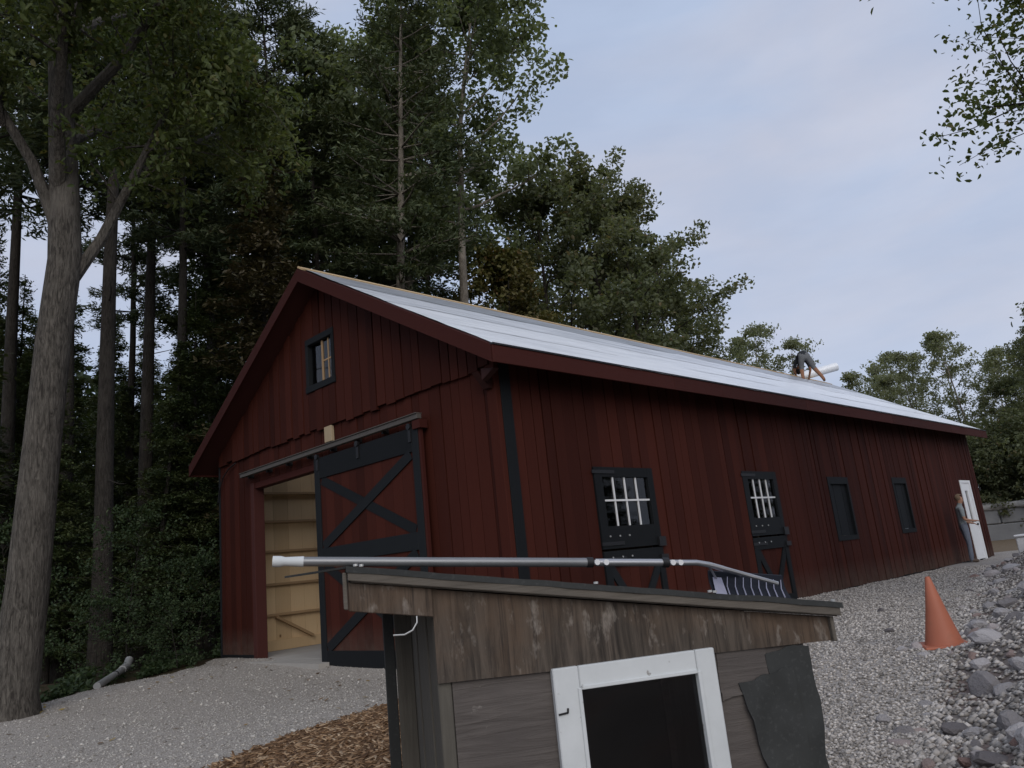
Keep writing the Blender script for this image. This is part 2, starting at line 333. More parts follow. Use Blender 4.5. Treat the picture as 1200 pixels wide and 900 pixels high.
def sdist(px, py, poly):
    d = 1e9
    for i in range(len(poly)):
        ax, ay = poly[i]; bx_, by_ = poly[(i+1) % len(poly)]
        vx, vy = bx_-ax, by_-ay; t_ = max(0, min(1, ((px-ax)*vx+(py-ay)*vy)/(vx*vx+vy*vy+1e-9)))
        d = min(d, math.hypot(px-ax-t_*vx, py-ay-t_*vy))
    return d if inpoly(px, py, poly) else -d
def patch(name, poly, step, lift, mat, seed, amp=.15, mound=0):
    xs = [p[0] for p in poly]; ys = [p[1] for p in poly]
    ax = np.arange(min(xs)-.6, max(xs)+.6, step); ay = np.arange(min(ys)-.6, max(ys)+.6, step)
    D = np.array([[sdist(a, b, poly)+amp*2*fnoise(a, b, .9, seed) for a in ax] for b in ay])
    Xp, Yp = np.meshgrid(ax, ay)
    rel = np.array([[.018*fnoise(a, b, 1.7, seed+3) for a in ax] for b in ay])
    Zp = hz(Xp, Yp) + np.clip(D*.25, -.06, lift) + rel*np.clip(D, 0, 1) + mound*sstep(0, 1.6, D)
    ny, nx = D.shape; idm = np.arange(ny*nx).reshape(ny, nx); keep = np.maximum.reduce([D[:-1,:-1], D[1:,1:], D[1:,:-1], D[:-1,1:]]) > -.3
    Q = np.stack([idm[:-1,:-1], idm[:-1,1:], idm[1:,1:], idm[1:,:-1]], -1)[keep]
    used = np.unique(Q); rm = np.full(ny*nx, -1); rm[used] = np.arange(len(used))
    V = np.stack([Xp, Yp, Zp], -1).reshape(-1, 3)[used]
    o = link(name, np_mesh(name, V, rm[Q], mat, True)); o['kind'] = 'structure'
    x0, y0 = ax[0], ay[0]
    def h(x, y):                        # height and edge distance, looked up on the patch's own grid
        i = np.clip((np.asarray(x)-x0)/step, 0, nx-1.001); j = np.clip((np.asarray(y)-y0)/step, 0, ny-1.001)
        i0 = i.astype(int); j0 = j.astype(int); fi = i-i0; fj = j-j0
        bl = lambda A: A[j0,i0]*(1-fi)*(1-fj)+A[j0,i0+1]*fi*(1-fj)+A[j0+1,i0]*(1-fi)*fj+A[j0+1,i0+1]*fi*fj
        return bl(Zp), np.where((x < x0) | (x > ax[-1]) | (y < y0) | (y > ay[-1]), -1, bl(D))
    return o, h
DRIVE = [(-4.9,-9),(-4.95,-4.4),(-5.9,-3.3),(-6.6,-2.4),(-7.3,-1.2),(-8.1,-.12),(-7.0,.02),(-.2,.02),(-.05,.05),(2.6,.4),(2.6,-3),(5,-9)]
YARD = [(-.02,.1),(.0,20.1),(-1.5,21.5),(1.0,23.5),(5.5,22),(7.5,14),(8.6,4),(9.0,-2),(7.5,-9),(3,-6),(1.6,-.6)]
MULCH = [(1.2,-5.6),(.55,-4.45),(.25,-3.85),(-.05,-3.15),(-.4,-2.4),(-.5,-1.8),(-.45,-1.2),(.3,-.9),(1.8,-1.1),(3.4,-1.6),(4.2,-3.0),(5.2,-4.2),(4.9,-6.2),(3.2,-7)]
drive, h_drive = patch('gravel_drive', DRIVE, .14, .03, M['gravel_fine'], 2)
yard, h_yard = patch('gravel_yard', YARD, .22, .045, M['gravel'], 5)
mulch, h_mulch = patch('mulch_bed', MULCH, .1, .06, M['mulch'], 8, .12, .05)
def scatter(name, n, poly, hfun, samp, sizef, mat, seed, flat=.6, chip=False, label=None, parent=None):
    rg = np.random.default_rng(seed); x, y = samp(rg, n*4)
    z, d = hfun(x, y); ok = (d > .02) & ~((x < .03) & (x > -8.1) & (y > -.0))
    P = np.stack([x, y, z], -1)[ok][:n]; k = len(P)
    s = sizef(rg, P)
    if chip:
        base = np.array([(-1,-.28,-.06),(1,-.22,-.06),(1,.22,-.06),(-1,.3,-.06),(-1,-.28,.06),(1,-.22,.06),(1,.22,.06),(-1,.3,.06)], float)
        F = np.array([(0,3,2,1),(4,5,6,7),(0,1,5,4),(1,2,6,5),(2,3,7,6),(3,0,4,7)])
    else:
        base = np.array([(1,0,0),(0,1,0),(-1,0,0),(0,-1,0),(.15,.1,1),(-.1,.1,-1)], float); F = np.array([(0,1,4),(1,2,4),(2,3,4),(3,0,4),(1,0,5),(2,1,5),(3,2,5),(0,3,5)])
    m = len(base); V = np.repeat(base[None], k, 0)*(s[:,None,None])
    if not chip: V = V*rg.uniform(.6, 1.2, (k, m, 3)); V[:,:,2] *= flat
    an = rg.uniform(0, 6.28, k); tx = rg.normal(0, .3 if chip else .25, k); ca, sa = np.cos(an), np.sin(an)
    zt = V[:,:,2]+V[:,:,0]*np.sin(tx)[:,None]
    V = np.stack([V[:,:,0]*ca[:,None]-V[:,:,1]*sa[:,None], V[:,:,0]*sa[:,None]+V[:,:,1]*ca[:,None], zt], -1)
    V = V+P[:,None,:]; V[:,:,2] += (s*(.10 if chip else .22))[:,None]
    FF = (F[None]+(np.arange(k)*m)[:,None,None]).reshape(-1, F.shape[1])
    o = link(name, np_mesh(name, V.reshape(-1,3), FF, mat)); tag(o, label, None, None, 'stuff'); return o
def cone_samp(lo, hi, a0, a1, pw=1.0):
    def f_(rg, k):
        d = lo+(hi-lo)*rg.random(k)**pw; a = YAW+a0+(a1-a0)*rg.random(k); return CAM.x+np.sin(a)*d, CAM.y+np.cos(a)*d
    return f_
o = scatter('gravel', 60000, YARD, h_yard, cone_samp(3.6, 22, R(14), R(37), 1.5), lambda r_, P: r_.uniform(.008, .019, len(P))*(1+.02*np.hypot(P[:,0]-CAM.x, P[:,1]-CAM.y)), M['pebble'], 11, label='pale crushed stone spread along the long barn wall')
o['category'] = 'gravel'
o = scatter('gravel', 24000, DRIVE, h_drive, cone_samp(4.2, 16, R(-37), R(-3), 1.2), lambda r_, P: r_.uniform(.006, .013, len(P))*(1+1.2*(r_.random(len(P))>.95)), M['pebble_fine'], 12, label='fine grey gravel on the drive before the sliding door')
o['category'] = 'gravel'
o = scatter('wood_chips', 15000, MULCH, h_mulch, cone_samp(3.3, 10, R(-34), R(2), 1.2), lambda r_, P: r_.uniform(.015, .045, len(P)), M['chip'], 13, chip=True, label='brown wood chips heaped beside the low plywood shed')
o['category'] = 'mulch'

# ------------------------------------------------------------------ barn
W_, L_, EZ, RZ, OG, OE = 8.088, 20.0, 3.77, 6.389, .44, .46
XR = -W_/2; SL = (RZ-EZ)/(OE-XR)
def roofz(x): return RZ-SL*abs(x-XR)
rng = random.Random(4)
barn = tag(empty('barn', (0,0,0)), 'long red board-sided barn with black trim and silver roof underlayment', 'barn')
def holes_wall(mb, ax, a0, a1, t0, t1, z0, z1f, holes):
    """solid backing wall in boxes round its openings; ax 'y': runs along y with thickness in x"""
    cuts = sorted({a0, a1, *[h[0] for h in holes], *[h[1] for h in holes]})
    for p, q_ in zip(cuts[:-1], cuts[1:]):
        zs = [(z0, None)]; segs = []; z = z0
        for h in sorted([h for h in holes if h[0] < (p+q_)/2 < h[1]], key=lambda h: h[2]):
            if h[2] > z+1e-3: segs.append((z, h[2]))
            z = h[3]
        segs.append((z, None))
        for za, zb in segs:
            ta, tb = (zb, zb) if zb is not None else (z1f(p), z1f(q_))
            if ax == 'y': mb.hexa([(t0,p,za),(t1,p,za),(t1,q_,za),(t0,q_,za)], [(t0,p,ta),(t1,p,ta),(t1,q_,tb),(t0,q_,tb)])
            else: mb.hexa([(p,t0,za),(q_,t0,za),(q_,t1,za),(p,t1,za)], [(p,t0,ta),(q_,t0,tb),(q_,t1,tb),(p,t1,ta)])
    return mb
def siding(parent, ax, a0, a1, face, out, z0f, z1f, holes, wmin=.17, wmax=.26, thick=.024, name='siding_board', mat='red', gap=.013, jit=.012):
    fixed = sorted({a0, a1, *[h[0] for h in holes if a0 < h[0] < a1], *[h[1] for h in holes if a0 < h[1] < a1]})
    cuts = []
    for p, q_ in zip(fixed[:-1], fixed[1:]):
        k = max(1, round((q_-p)/rng.uniform(.2, .225))); ws = [rng.uniform(wmin, wmax) for _ in range(k)]; s_ = (q_-p)/sum(ws); x = p
        for w_ in ws: cuts.append((x, x+w_*s_)); x += w_*s_
    for p, q_ in cuts:
        p2, q2 = p+gap/2, q_-gap/2; mid = (p+q_)/2; segs = []; z = z0f(mid)+rng.uniform(-1, 1)*jit
        for h in sorted([h for h in holes if h[0]-1e-6 < mid < h[1]+1e-6], key=lambda h: h[2]):
            if h[2] > z+.02: segs.append((z, h[2]-.002))
            z = h[3]+.002
        segs.append((z, None))
        for za, zb in segs:
            ta, tb = (zb, zb) if zb is not None else (z1f(p2), z1f(q2))
            if min(ta, tb) < za+.03: continue
            th = thick+rng.uniform(-.006, .010); tl = rng.uniform(-.004, .004)
            f0, f1 = face, face+out*(th+tl); f2 = face+out*(th-tl); mb = MB()
            if ax == 'y': mb.hexa([(f0,p2,za),(f1,p2,za),(f2,q2,za),(f0,q2,za)] if out > 0 else [(f0,p2,za),(f0,q2,za),(f2,q2,za),(f1,p2,za)],
                                  [(f0,p2,ta),(f1,p2,ta),(f2,q2,tb),(f0,q2,tb)] if out > 0 else [(f0,p2,ta),(f0,q2,tb),(f2,q2,tb),(f1,p2,ta)])
            else: mb.hexa([(p2,f1,za),(q2,f2,za),(q2,f0,za),(p2,f0,za)] if out < 0 else [(p2,f0,za),(q2,f0,za),(q2,f2,za),(p2,f1,za)],
                          [(p2,f1,ta),(q2,f2,tb),(q2,f0,tb),(p2,f0,ta)] if out < 0 else [(p2,f0,ta),(q2,f0,tb),(q2,f2,tb),(p2,f1,ta)])
            mb.build(name, M[mat], parent)
SLABT = .20
def under(x): return roofz(x)-SLABT-.004
# openings
D1 = (1.70, 3.10, -.1, 2.37); D2 = (5.82, 7.08, -.1, 2.37); W3 = (9.32, 10.36, .97, 2.30); W4 = (12.95, 13.92, .98, 2.32); WD = (18.22, 19.2, -.1, 2.28)
side_h = [D1, D2, W3, W4, WD]
wt = under(0)-.02
sw = holes_wall(MB(), 'y', -.0, L_, -.14, -.004, -.1, lambda y: wt, side_h).build('side_wall', M['dark'], barn)
siding(sw, 'y', .208, L_, 0, 1, lambda y: .04, lambda y: under(.02)-.01, side_h)
GD = (-6.64, -4.05, -.15, 3.13); GW = (-4.52, -3.66, 4.40, 5.25)
gw = holes_wall(MB(), 'x', -W_, -.141, .004, .14, -.15, lambda x: under(x)-.03, [GD, GW]).build('gable_wall', M['dark'], barn)
BELT = 3.66
siding(gw, 'x', -W_, 0, 0, -1, lambda x: .02, lambda x: min(BELT+.03, under(x)-.01), [(-6.64, -4.05, -.2, 3.13)])
siding(gw, 'x', -W_+.02, -.02, -.032, -1, lambda x: BELT, lambda x: max(under(x)-.012, 0), [GW], thick=.045, gap=.018, jit=.035)
# other walls
lw = MB().box(-W_, -W_+.10, .141, L_, -.3, under(-W_)-.02).build('far_side_wall', M['red'], barn)
bw = holes_wall(MB(), 'x', -W_+.101, -.141, L_-.14, L_, -.1, lambda x: under(x)-.03, [(-6.3, -1.8, -.1, 3.2)]).build('back_gable_wall', M['red'], barn)  # unseen open doorway, added so that light reaches the interior
# corner boards and skirt
MB().box(-.012, .062, .02, .205, .02, under(.05)-.02).build('corner_board', M['black'], barn, .004)
MB().box(-.125, .051, -.062, .019, .02, under(.0)-.03).build('corner_board', M['red'], barn, .004)
MB().box(-W_-.05, -W_-.004, -.05, .12, -.12, under(-W_-.05)-.02).build('corner_board', M['black'], barn, .004)
mb = MB()
for a, b in ((0.02, D1[0]), (D1[1], D2[0]), (D2[1], WD[0]), (WD[1], L_)): mb.box(-.003, .012, a, b, -.25, .045)
mb.build('sill_plate', M['black'], barn)
MB().box(-W_-.01, GD[0]-.13, -.045, -.001, -.22, .07).build('sill_plate', M['black'], barn)
MB().box(GD[1]+.0, -.01, -.02, -.001, -.45, .01).build('sill_plate', M['black'], barn)
# door jamb and unpainted patch, sagging cable
MB().box(GD[0]-.125, GD[0]+.005, -.055, .15, -.12, 3.13).build('door_jamb', M['red_dark'], barn, .004)
MB().box(GD[0]+.006, GD[1], -.03, .139, 3.02, 3.129).build('door_header', M['red_trim'], barn, .004)
MB().box(-4.05, -3.83, -.085, -.03, 3.40, 3.66).build('bare_wood_block', M['patch'], barn, .004)
cbl = [(-W_-.03, -.075, 2.95), (-W_+.05, -.08, 3.2), (-7.85, -.085, 3.42), (-7.6, -.085, 3.55), (-7.3, -.085, 3.61)]
MB().tube(cbl, .012, 6).build('cable', M['iron'], barn)
# corner bracket under the eave
MB().prism([(.0, -.30, 3.56), (.0, -.06, 3.56), (.0, -.06, 3.36), (.0, -.12, 3.36)], (-.12, 0, 0)).build('eave_bracket', M['red_dark'], barn, .004)
MB().prism([(.06, -.30, 3.58), (.30, -.30, 3.53), (.06, -.30, 3.42)], (0, .1, 0)).build('eave_bracket', M['red_dark'], barn, .004)
# roof
roof = MB()
for s_ in (1, -1):
    xe = XR+s_*(OE-XR)
    q0 = [(XR,-OG,RZ),(xe,-OG,EZ),(xe,-OG,EZ-SLABT),(XR,-OG,RZ-SLABT)]
    q1 = [(p[0], L_+OG, p[2]) for p in q0]
    if s_ > 0: roof.hexa(q0, q1)
    else:
        def bay(xa, xb, ya, yb): roof.hexa([(xa,yb,roofz(xa)),(xb,yb,roofz(xb)),(xb,yb,roofz(xb)-SLABT),(xa,yb,roofz(xa)-SLABT)], [(xa,ya,roofz(xa)),(xb,ya,roofz(xb)),(xb,ya,roofz(xb)-SLABT),(xa,ya,roofz(xa)-SLABT)])
        bay(XR, xe, -OG, .5); bay(XR, -4.5, .5, 6.5); bay(-7.6, xe, .5, 6.5); bay(XR, xe, 6.5, L_+OG)  # hole left in the far slope, added to let daylight into the barn
roof = roof.build('roof', M['red_dark'], barn)
def slope_pt(x, y, up=0): # point on near slope raised along its normal
    nrm = Vector((SL, 0, 1)).normalized(); return Vector((x, y, roofz(x)))+nrm*up
for s_ in (1, -1):
    xe = XR+s_*(OE-XR); xo = xe+s_*.028
    # fascia along the eave in lengths
    ys = [-OG-.03, 3.4, 8.0, 12.6, 17.0, L_+OG+.03]
    for a, b in zip(ys[:-1], ys[1:]):
        MB().box(min(xe+.002*s_,xo), max(xe+.002*s_,xo), a+.002, b-.002, EZ-.235, EZ-.012).build('fascia_board', M['red_trim'], roof, .004)
    MB().box(min(xe-.05*s_,xo+.012*s_), max(xe-.05*s_,xo+.012*s_), -OG-.03, L_+OG+.03, EZ-.011 if s_ < 0 else EZ-.011, EZ+.012).build('drip_edge', M['iron'], roof)
    for yy, yo in ((-OG-.002, -OG-.032), (L_+OG+.002, L_+OG+.032)):
        z_ = .0
        P = [(XR,yy,RZ-.006),(xo-.03*s_,yy,EZ-.006),(xo-.03*s_,yy,EZ-.23),(XR,yy,RZ-.235)]
        MB().prism(P, (0,yo-yy,0)).build('rake_board', M['red_trim'], roof)
# underlayment courses on the near slope, lapped
SLEN = math.hypot(OE-XR, RZ-EZ)
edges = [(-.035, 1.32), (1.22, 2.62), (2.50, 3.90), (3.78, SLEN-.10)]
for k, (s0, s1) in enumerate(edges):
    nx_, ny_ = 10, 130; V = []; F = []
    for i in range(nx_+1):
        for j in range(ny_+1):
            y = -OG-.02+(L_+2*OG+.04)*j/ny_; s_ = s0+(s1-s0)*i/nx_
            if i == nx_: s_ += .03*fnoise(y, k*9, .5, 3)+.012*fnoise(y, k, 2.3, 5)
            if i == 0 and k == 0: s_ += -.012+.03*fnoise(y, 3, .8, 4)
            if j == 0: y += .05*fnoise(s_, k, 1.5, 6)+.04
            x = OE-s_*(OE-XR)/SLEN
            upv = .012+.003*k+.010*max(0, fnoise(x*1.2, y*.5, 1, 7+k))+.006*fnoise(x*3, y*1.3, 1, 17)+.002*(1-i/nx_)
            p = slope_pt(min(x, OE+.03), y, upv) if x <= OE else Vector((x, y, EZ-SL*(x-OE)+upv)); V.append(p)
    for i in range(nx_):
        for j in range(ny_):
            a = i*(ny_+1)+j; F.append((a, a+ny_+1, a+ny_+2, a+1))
    mb = MB(); mb.add(V, [f_[::-1] for f_ in F]); mb.build('underlayment_sheet', M[('foil','foil','foil_mid','foil_grey')[k]], roof, smooth=True)  # upper courses greyer: dark reflection near the ridge painted into their colour
# bare sheathing strip along the ridge in lengths
yy = [-OG-.03, 2.0, 4.4, 6.8, 9.2, 11.7, 14.1, 16.6, 19.0, L_+OG+.03]
for a, b in zip(yy[:-1], yy[1:]):
    q = [slope_pt(XR+.16, a+.003, .008), slope_pt(XR+.16, b-.003, .008), slope_pt(XR+.0, b-.003, .008), slope_pt(XR+.0, a+.003, .008)]
    MB().prism(q, Vector((SL,0,1)).normalized()*.032).build('ridge_board', M['deck'], roof)
# interior: slab, pine boards, girts, brace
MB().box(-W_+.101, -.141, .141, L_-.141, -.2, .0).build('floor_slab', M['concrete'], barn)
MB().box(GD[0]+.006, GD[1]-.003, -.35, .1405, -.2, -.004).build('threshold_slab', M['concrete'], barn)
ip = MB().box(-W_+.102, -W_+.11, .15, L_-.15, .0, under(-W_)-.04).build('inner_wall', M['girt'], barn)
y = .16
while y < 12:
    w_ = rng.uniform(.26, .34); MB().box(-W_+.111, -W_+.128+rng.uniform(0,.004), y, y+w_-.004, .16, under(-W_)-.05).build('wall_board', M['pine'], ip); y += w_
for z in (.66, 1.25, 1.90, 2.50, 3.08):
    MB().box(-W_+.134, -W_+.23, .16, 12, z, z+.05).build('girt', M['girt'], ip, .004)
MB().box(-W_+.134, -W_+.19, .16, 12, .002, .20).build('skirt_board', M['pine'], ip, .004)
MB().bar((-W_+.25, .95, .65), (-W_+.25, 1.75, .2), .05, .09, (1,0,0)).build('brace', M['girt'], ip)
for yb in (4.0, 8.0, 12.0, 16.0):
    for xb in (-5.4, -2.7): MB().box(xb-.07, xb+.07, yb-.07, yb+.07, 0, 3.9).build('post', M['girt'], barn)
# stalls behind the long wall
for yr in (1.5, 2.7, 3.9, 5.1):
    MB().hexa([(-4.5,yr,roofz(-4.5)-.03),(-7.6,yr,roofz(-7.6)-.03),(-7.6,yr,roofz(-7.6)-.18),(-4.5,yr,roofz(-4.5)-.18)], [(-4.5,yr-.05,roofz(-4.5)-.03),(-7.6,yr-.05,roofz(-7.6)-.03),(-7.6,yr-.05,roofz(-7.6)-.18),(-4.5,yr-.05,roofz(-4.5)-.18)]).build('rafter', M['girt'], roof)
MB().box(-3.3, -3.2, .15, 12, 0, 2.3).build('stall_partition', M['girt'], barn)

# sliding door (hangs from the track)
sdoor = tag(empty('sliding_door', (-4.27, -.16, -.11)), 'black framed sliding barn door with crossed braces over red boards', 'barn door')
DW, DH = 2.79, 3.27
z_b, z_m0, z_m1, z_t = .27, 1.58, 1.82, DH-.34
x = .05
while x < DW-.06:
    w_ = min(rng.uniform(.19, .25), DW-.05-x)
    MB().box(x+.002, x+w_-.002, .012, .034+rng.uniform(0,.004), .05, DH-.05).build('door_board', M['red'], sdoor); x += w_
MB().box(0, .15, -.012, .046, 0, DH).build('stile', M['black'], sdoor, .004)
MB().box(DW-.15, DW, -.012, .046, 0, DH).build('stile', M['black'], sdoor, .004)
for a, b in ((0, z_b), (z_m0, z_m1), (z_t, DH)): MB().box(.152, DW-.152, -.011, .011, a, b).build('rail', M['black'], sdoor, .004)
for a, b in ((z_b, z_m0), (z_m1, z_t)):
    MB().bar((.20, -.004, a+.03), (DW-.20, -.004, b-.03), .016, .15, (0,0,1)).build('brace', M['black'], sdoor)
    MB().bar((.20, .006, b-.03), (DW-.20, .006, a+.03), .008, .15, (0,0,1)).build('brace', M['black'], sdoor)
MB().box(DW+.004, DW+.05, .0, .05, -.02, DH+.02).build('stop_strip', M['red_trim'], sdoor)
for xx in (.12, 1.3, 2.62):
    mb = MB(); mb.box(xx-.03, xx+.03, -.03, -.013, DH-.2, DH+.06); mb.tube([(xx,-.045,DH+.02),(xx,.0,DH+.02)], .045, 12)
    mb.build('roller_hanger', M['iron'], sdoor)
track = tag(empty('door_track', (-6.85, -.19, 3.22)), 'grey metal sliding door track along the top of the doorway', 'track')
mb = MB(); mb.box(0, 5.45, -.03, .05, 0.03, .10).box(0, 5.45, -.05, .065, .10, .115); mb.build('rail', M['rail'], track, .004)
for k in range(8):
    MB().box(.15+k*.72, .2+k*.72, .052, .16, .0, .10).build('bracket', M['iron'], track)
MB().box(5.30, 5.47, -.012, .13, -.10, .02).build('end_stop', M['red_trim'], track)

# gable window
gwin = tag(empty('gable_window', (-4.52, -.03, 4.40)), 'small black framed window high in the gable', 'window')
ww, wh = .86, .85
for a in ((0,ww,-.10), (0,ww,wh-.02)): pass
MB().box(-.03, ww+.03, -.075, .10, -.06, .05).build('sill', M['black'], gwin, .004)
MB().box(-.02, ww+.02, -.065, .10, wh-.07, wh+.04).build('frame', M['black'], gwin, .004)
for a in (-.02, ww-.06): MB().box(a, a+.08, -.064, .10, .051, wh-.071).build('frame', M['black'], gwin, .004)
MB().box(.055, .43, .02, .026, .05, wh-.07).build('pane', M['glass'], gwin)
MB().box(.445, ww-.06, .0, .006, .05, wh-.07).build('pane', M['glass'], gwin)
MB().box(.43, .47, -.015, .03, .052, wh-.072).build('mullion', M['girt'], gwin)
MB().box(.471, ww-.061, -.008, .012, .40, .425).build('muntin', M['girt'], gwin); MB().box(.62, .64, -.009, .0125, .052, wh-.072).build('muntin', M['girt'], gwin)

# dutch doors in the long wall
def dutch(y0, y1, top, label, lean):
    d = tag(empty('dutch_door', (.0, y0, 0)), label, 'stable door', 'dutch doors along the long wall'); w_ = y1-y0
    up = MB(); zs = 1.22; f0, f1 = -.03, .045
    uo = MB().box(f0, f1, .0, .17, zs, top).box(f0, f1, w_-.14, w_, zs, top).box(f0, f1-.001, .171, w_-.141, top-.14, top).box(f0, f1-.001, .171, w_-.141, zs, 1.53).build('upper_leaf', M['black'], d)
    MB().box(.0, .006, .165, w_-.135, 1.525, top-.135).build('pane', M['glass'], uo)
    gy0, gy1, gz0, gz1 = .171, w_-.141, 1.53, top-.14
    for k in (1, 2, 3):
        yy_ = gy0+(gy1-gy0)*(k/4)-.01; MB().box(.0075, .026, yy_-.011, yy_+.011, gz0, gz1).build('muntin', M['muntin'], uo)
    zz = gz0+(gz1-gz0)*.52; MB().box(.0072, .0285, gy0, gy1, zz-.013, zz+.013).build('muntin', M['muntin'], uo)
    lo = MB().box(f0, f1, 0, .14, -.02, 1.19).box(f0, f1, w_-.13, w_, -.02, 1.19).box(f0, f1-.001, .141, w_-.131, .98, 1.19).box(f0, f1-.001, .141, w_-.131, -.02, .16).build('lower_leaf', M['black'], d)
    x_ = .13
    while x_ < w_-.13:
        b_w = min(.22, w_-.125-x_); MB().box(-.02, .012, x_+.003, x_+b_w-.003, .15, .99).build('door_board', M['red'], lo); x_ += b_w
    MB().bar((.026, .13, .97), (.026, w_/2+.04, .18), .024, .13, (0,1,.7)).build('brace', M['black'], lo)
    MB().bar((.027, w_-.12, .97), (.027, w_/2-.04, .18), .022, .13, (0,1,-.7)).build('brace', M['black'], lo)
    for (a, z) in ((-.05, top-.07), (-.02, zs+.07), (-.02, 1.08)):
        MB().box(.046, .056, a, a+.5, z-.025, z+.025).build('strap_hinge', M['iron'], d)
    for z in (zs+.17, 1.10):
        for k in range(3): MB().tube([(.046,.18+k*.22,z),(.058,.18+k*.22,z)], .013, 8).build('bolt', M['bolt'], d)
    MB().box(.046, .075, w_-.10, w_+.07, zs-.02, zs+.12).build('latch', M['iron'], d); MB().box(.046, .075, w_-.10, w_+.08, 1.0, 1.08).build('latch', M['iron'], d)
    return d
dutch(*D1[:2], D1[3], 'dutch door with white window bars standing next to the barn corner', 0)
dutch(*D2[:2], D2[3], 'dutch door with white window bars beside the dark shutters', 0)
def shutter(h, label):
    y0, y1, z0, z1 = h; w_ = y1-y0; s_ = tag(empty('stall_window', (0, y0, z0)), label, 'shuttered window', 'dark openings in the long wall'); hh = z1-z0
    MB().box(-.05, .045, 0, .10, .0, hh).box(-.05, .045, w_-.08, w_, 0, hh).box(-.05, .044, .101, w_-.081, hh-.15, hh).box(-.05, .044, .101, w_-.081, 0, .10).build('frame', M['black'], s_)
    for k in range(4):
        a_ = .104+(w_-.188)*k/4; MB().box(-.05, -.012+.004*(k % 2), a_+.002, a_+(w_-.188)/4-.002, .102, hh-.152).build('shutter_board', M['black'], s_)
    return s_
shutter(W3, 'black shuttered stall window beside a dutch door')
shutter(W4, 'black shuttered stall window nearest the white entry door')
wd = tag(empty('entry_door', (0, WD[0], 0)), 'white entry door with a tall glass light near the barn end', 'door'); w_ = WD[1]-WD[0]
MB().box(-.05, .03, .16, .36, .03, 2.2).box(-.05, .03, w_-.36, w_-.12, .03, 2.2).box(-.05, .029, .361, w_-.361, .03, 1.05).box(-.05, .029, .361, w_-.361, 1.98, 2.2).build('leaf', M['door_white'], wd)
MB().box(-.012, -.004, .355, w_-.355, 1.045, 1.985).build('pane', M['glass'], wd)
MB().box(-.05, .05, .0, .155, -.05, 2.205).box(-.05, .05, w_-.115, w_, -.05, 2.205).box(-.05, .05, 0, w_, 2.206, 2.28).build('frame', M['door_white'], wd)
MB().tube([(.031,w_-.2,1.0),(.075,w_-.2,1.0)], .028, 10).build('knob', M['iron'], wd)

# ------------------------------------------------------------------ low shed in the foreground
SH_O = (4.5669, -4.9002, 0.0); SH_A = R(57.95)
shed = tag(empty('plywood_shed', SH_O, SH_A), 'low weathered plywood shed with sloping felt roof and white window', 'shed')
def rt(x): return 1.097-.1727*x          # roof top height along the front
def rb(x): return rt(x)-.055
gz = -.16
MB().prism([(.0,-.012,.709),(1.604,-.012,.672),(1.604,-.012,rb(1.604)-.002),(.0,-.012,rb(0)-.002)], (0,.014,0)).build('upper_panel', M['ply'], shed)
MB().box(.052, .50, .004, .02, gz, .74).box(1.005, 1.485, .004, .02, gz, .74).box(.50, 1.005, .004, .0195, .65, .74).box(.50, 1.005, .004, .0195, gz, .03).build('lower_panel', M['ply_grey'], shed)
MB().box(.0, .05, .004, .07, gz, rb(.05)-.01).build('corner_post', M['stud'], shed, .004)
MB().box(1.41, 1.48, .024, .09, gz, rb(1.48)-.01).build('corner_post', M['stud'], shed, .004)
# left side: boards, open gap, outer studs
for a, b, xx in ((.14, .36, .012), (.37, .60, .006), (.61, .86, .014), (.87, 1.12, .008), (1.13, 1.42, .012)):
    MB().box(xx, xx+.02, a, b, gz, rb(0)-.03).build('side_board', M['stud'], shed, .003)
MB().box(-.075, .008, 1.12, 1.16, gz-.1, rb(-.05)-.02).build('stud', M['stud'], shed, .003)
MB().box(-.13, -.078, 1.15, 1.20, gz-.1, rb(-.12)-.02).build('stud', M['felt'], shed, .003)
MB().box(1.46, 1.482, .1, 1.45, gz, rb(1.48)-.01).build('side_board', M['stud'], shed)
MB().box(.03, 1.46, 1.43, 1.45, gz, rb(1.46)-.03).build('back_panel', M['ply_grey'], shed)
# roof: plywood deck, edge strips, felt
def slab(x0, x1, y0, y1, t0, t1):
    return MB().hexa([(x0,y0,rt(x0)+t0),(x1,y0,rt(x1)+t0),(x1,y1,rt(x1)+t0),(x0,y1,rt(x0)+t0)], [(x0,y0,rt(x0)+t1),(x1,y0,rt(x1)+t1),(x1,y1,rt(x1)+t1),(x0,y1,rt(x0)+t1)])
slab(-.29, 1.63, -.045, 1.56, -.052, -.022).build('roof_deck', M['lumber'], shed)
slab(-.30, 1.64, -.062, -.047, -.048, -.014).build('edge_strip', M['lumber'], shed, .003)
# felt with an uneven edge
nx_, V, F = 48, [], []
for i in range(nx_+1):
    x = -.305+1.955*i/nx_; w0 = -.066+.006*fnoise(x, 1, 4, 2); lift = .004*fnoise(x, 2, 5, 3)
    for (yy_, dz) in ((w0, -.018+lift), (w0, .004+lift), (.4, .004+.003*fnoise(x, 5, 3, 1)), (1.57, .004), (1.57, -.018)): V.append((x, yy_, rt(x)+dz))
for i in range(nx_):
    for j in range(4): a = i*5+j; F.append((a, a+5, a+6, a+1))
mb = MB(); mb.add(V, F); mb.build('roofing_felt', M['felt'], shed)
for x, y_ in ((-.25,-.05),(-.27,-.03),(.62,-.066),(1.08,-.068),(1.10,-.068),(1.62,-.05)): MB().tube([(x,y_,rt(x)+.006),(x,y_,rt(x)+.014)], .009, 8).build('roofing_nail', M['bolt'], shed)
slab(-.302, .0, -.03, -.012, -.155, -.053).build('fascia_board', M['ply'], shed, .003)
slab(-.318, -.303, -.035, 1.5, -.15, -.02).build('fascia_board', M['lumber'], shed, .003)
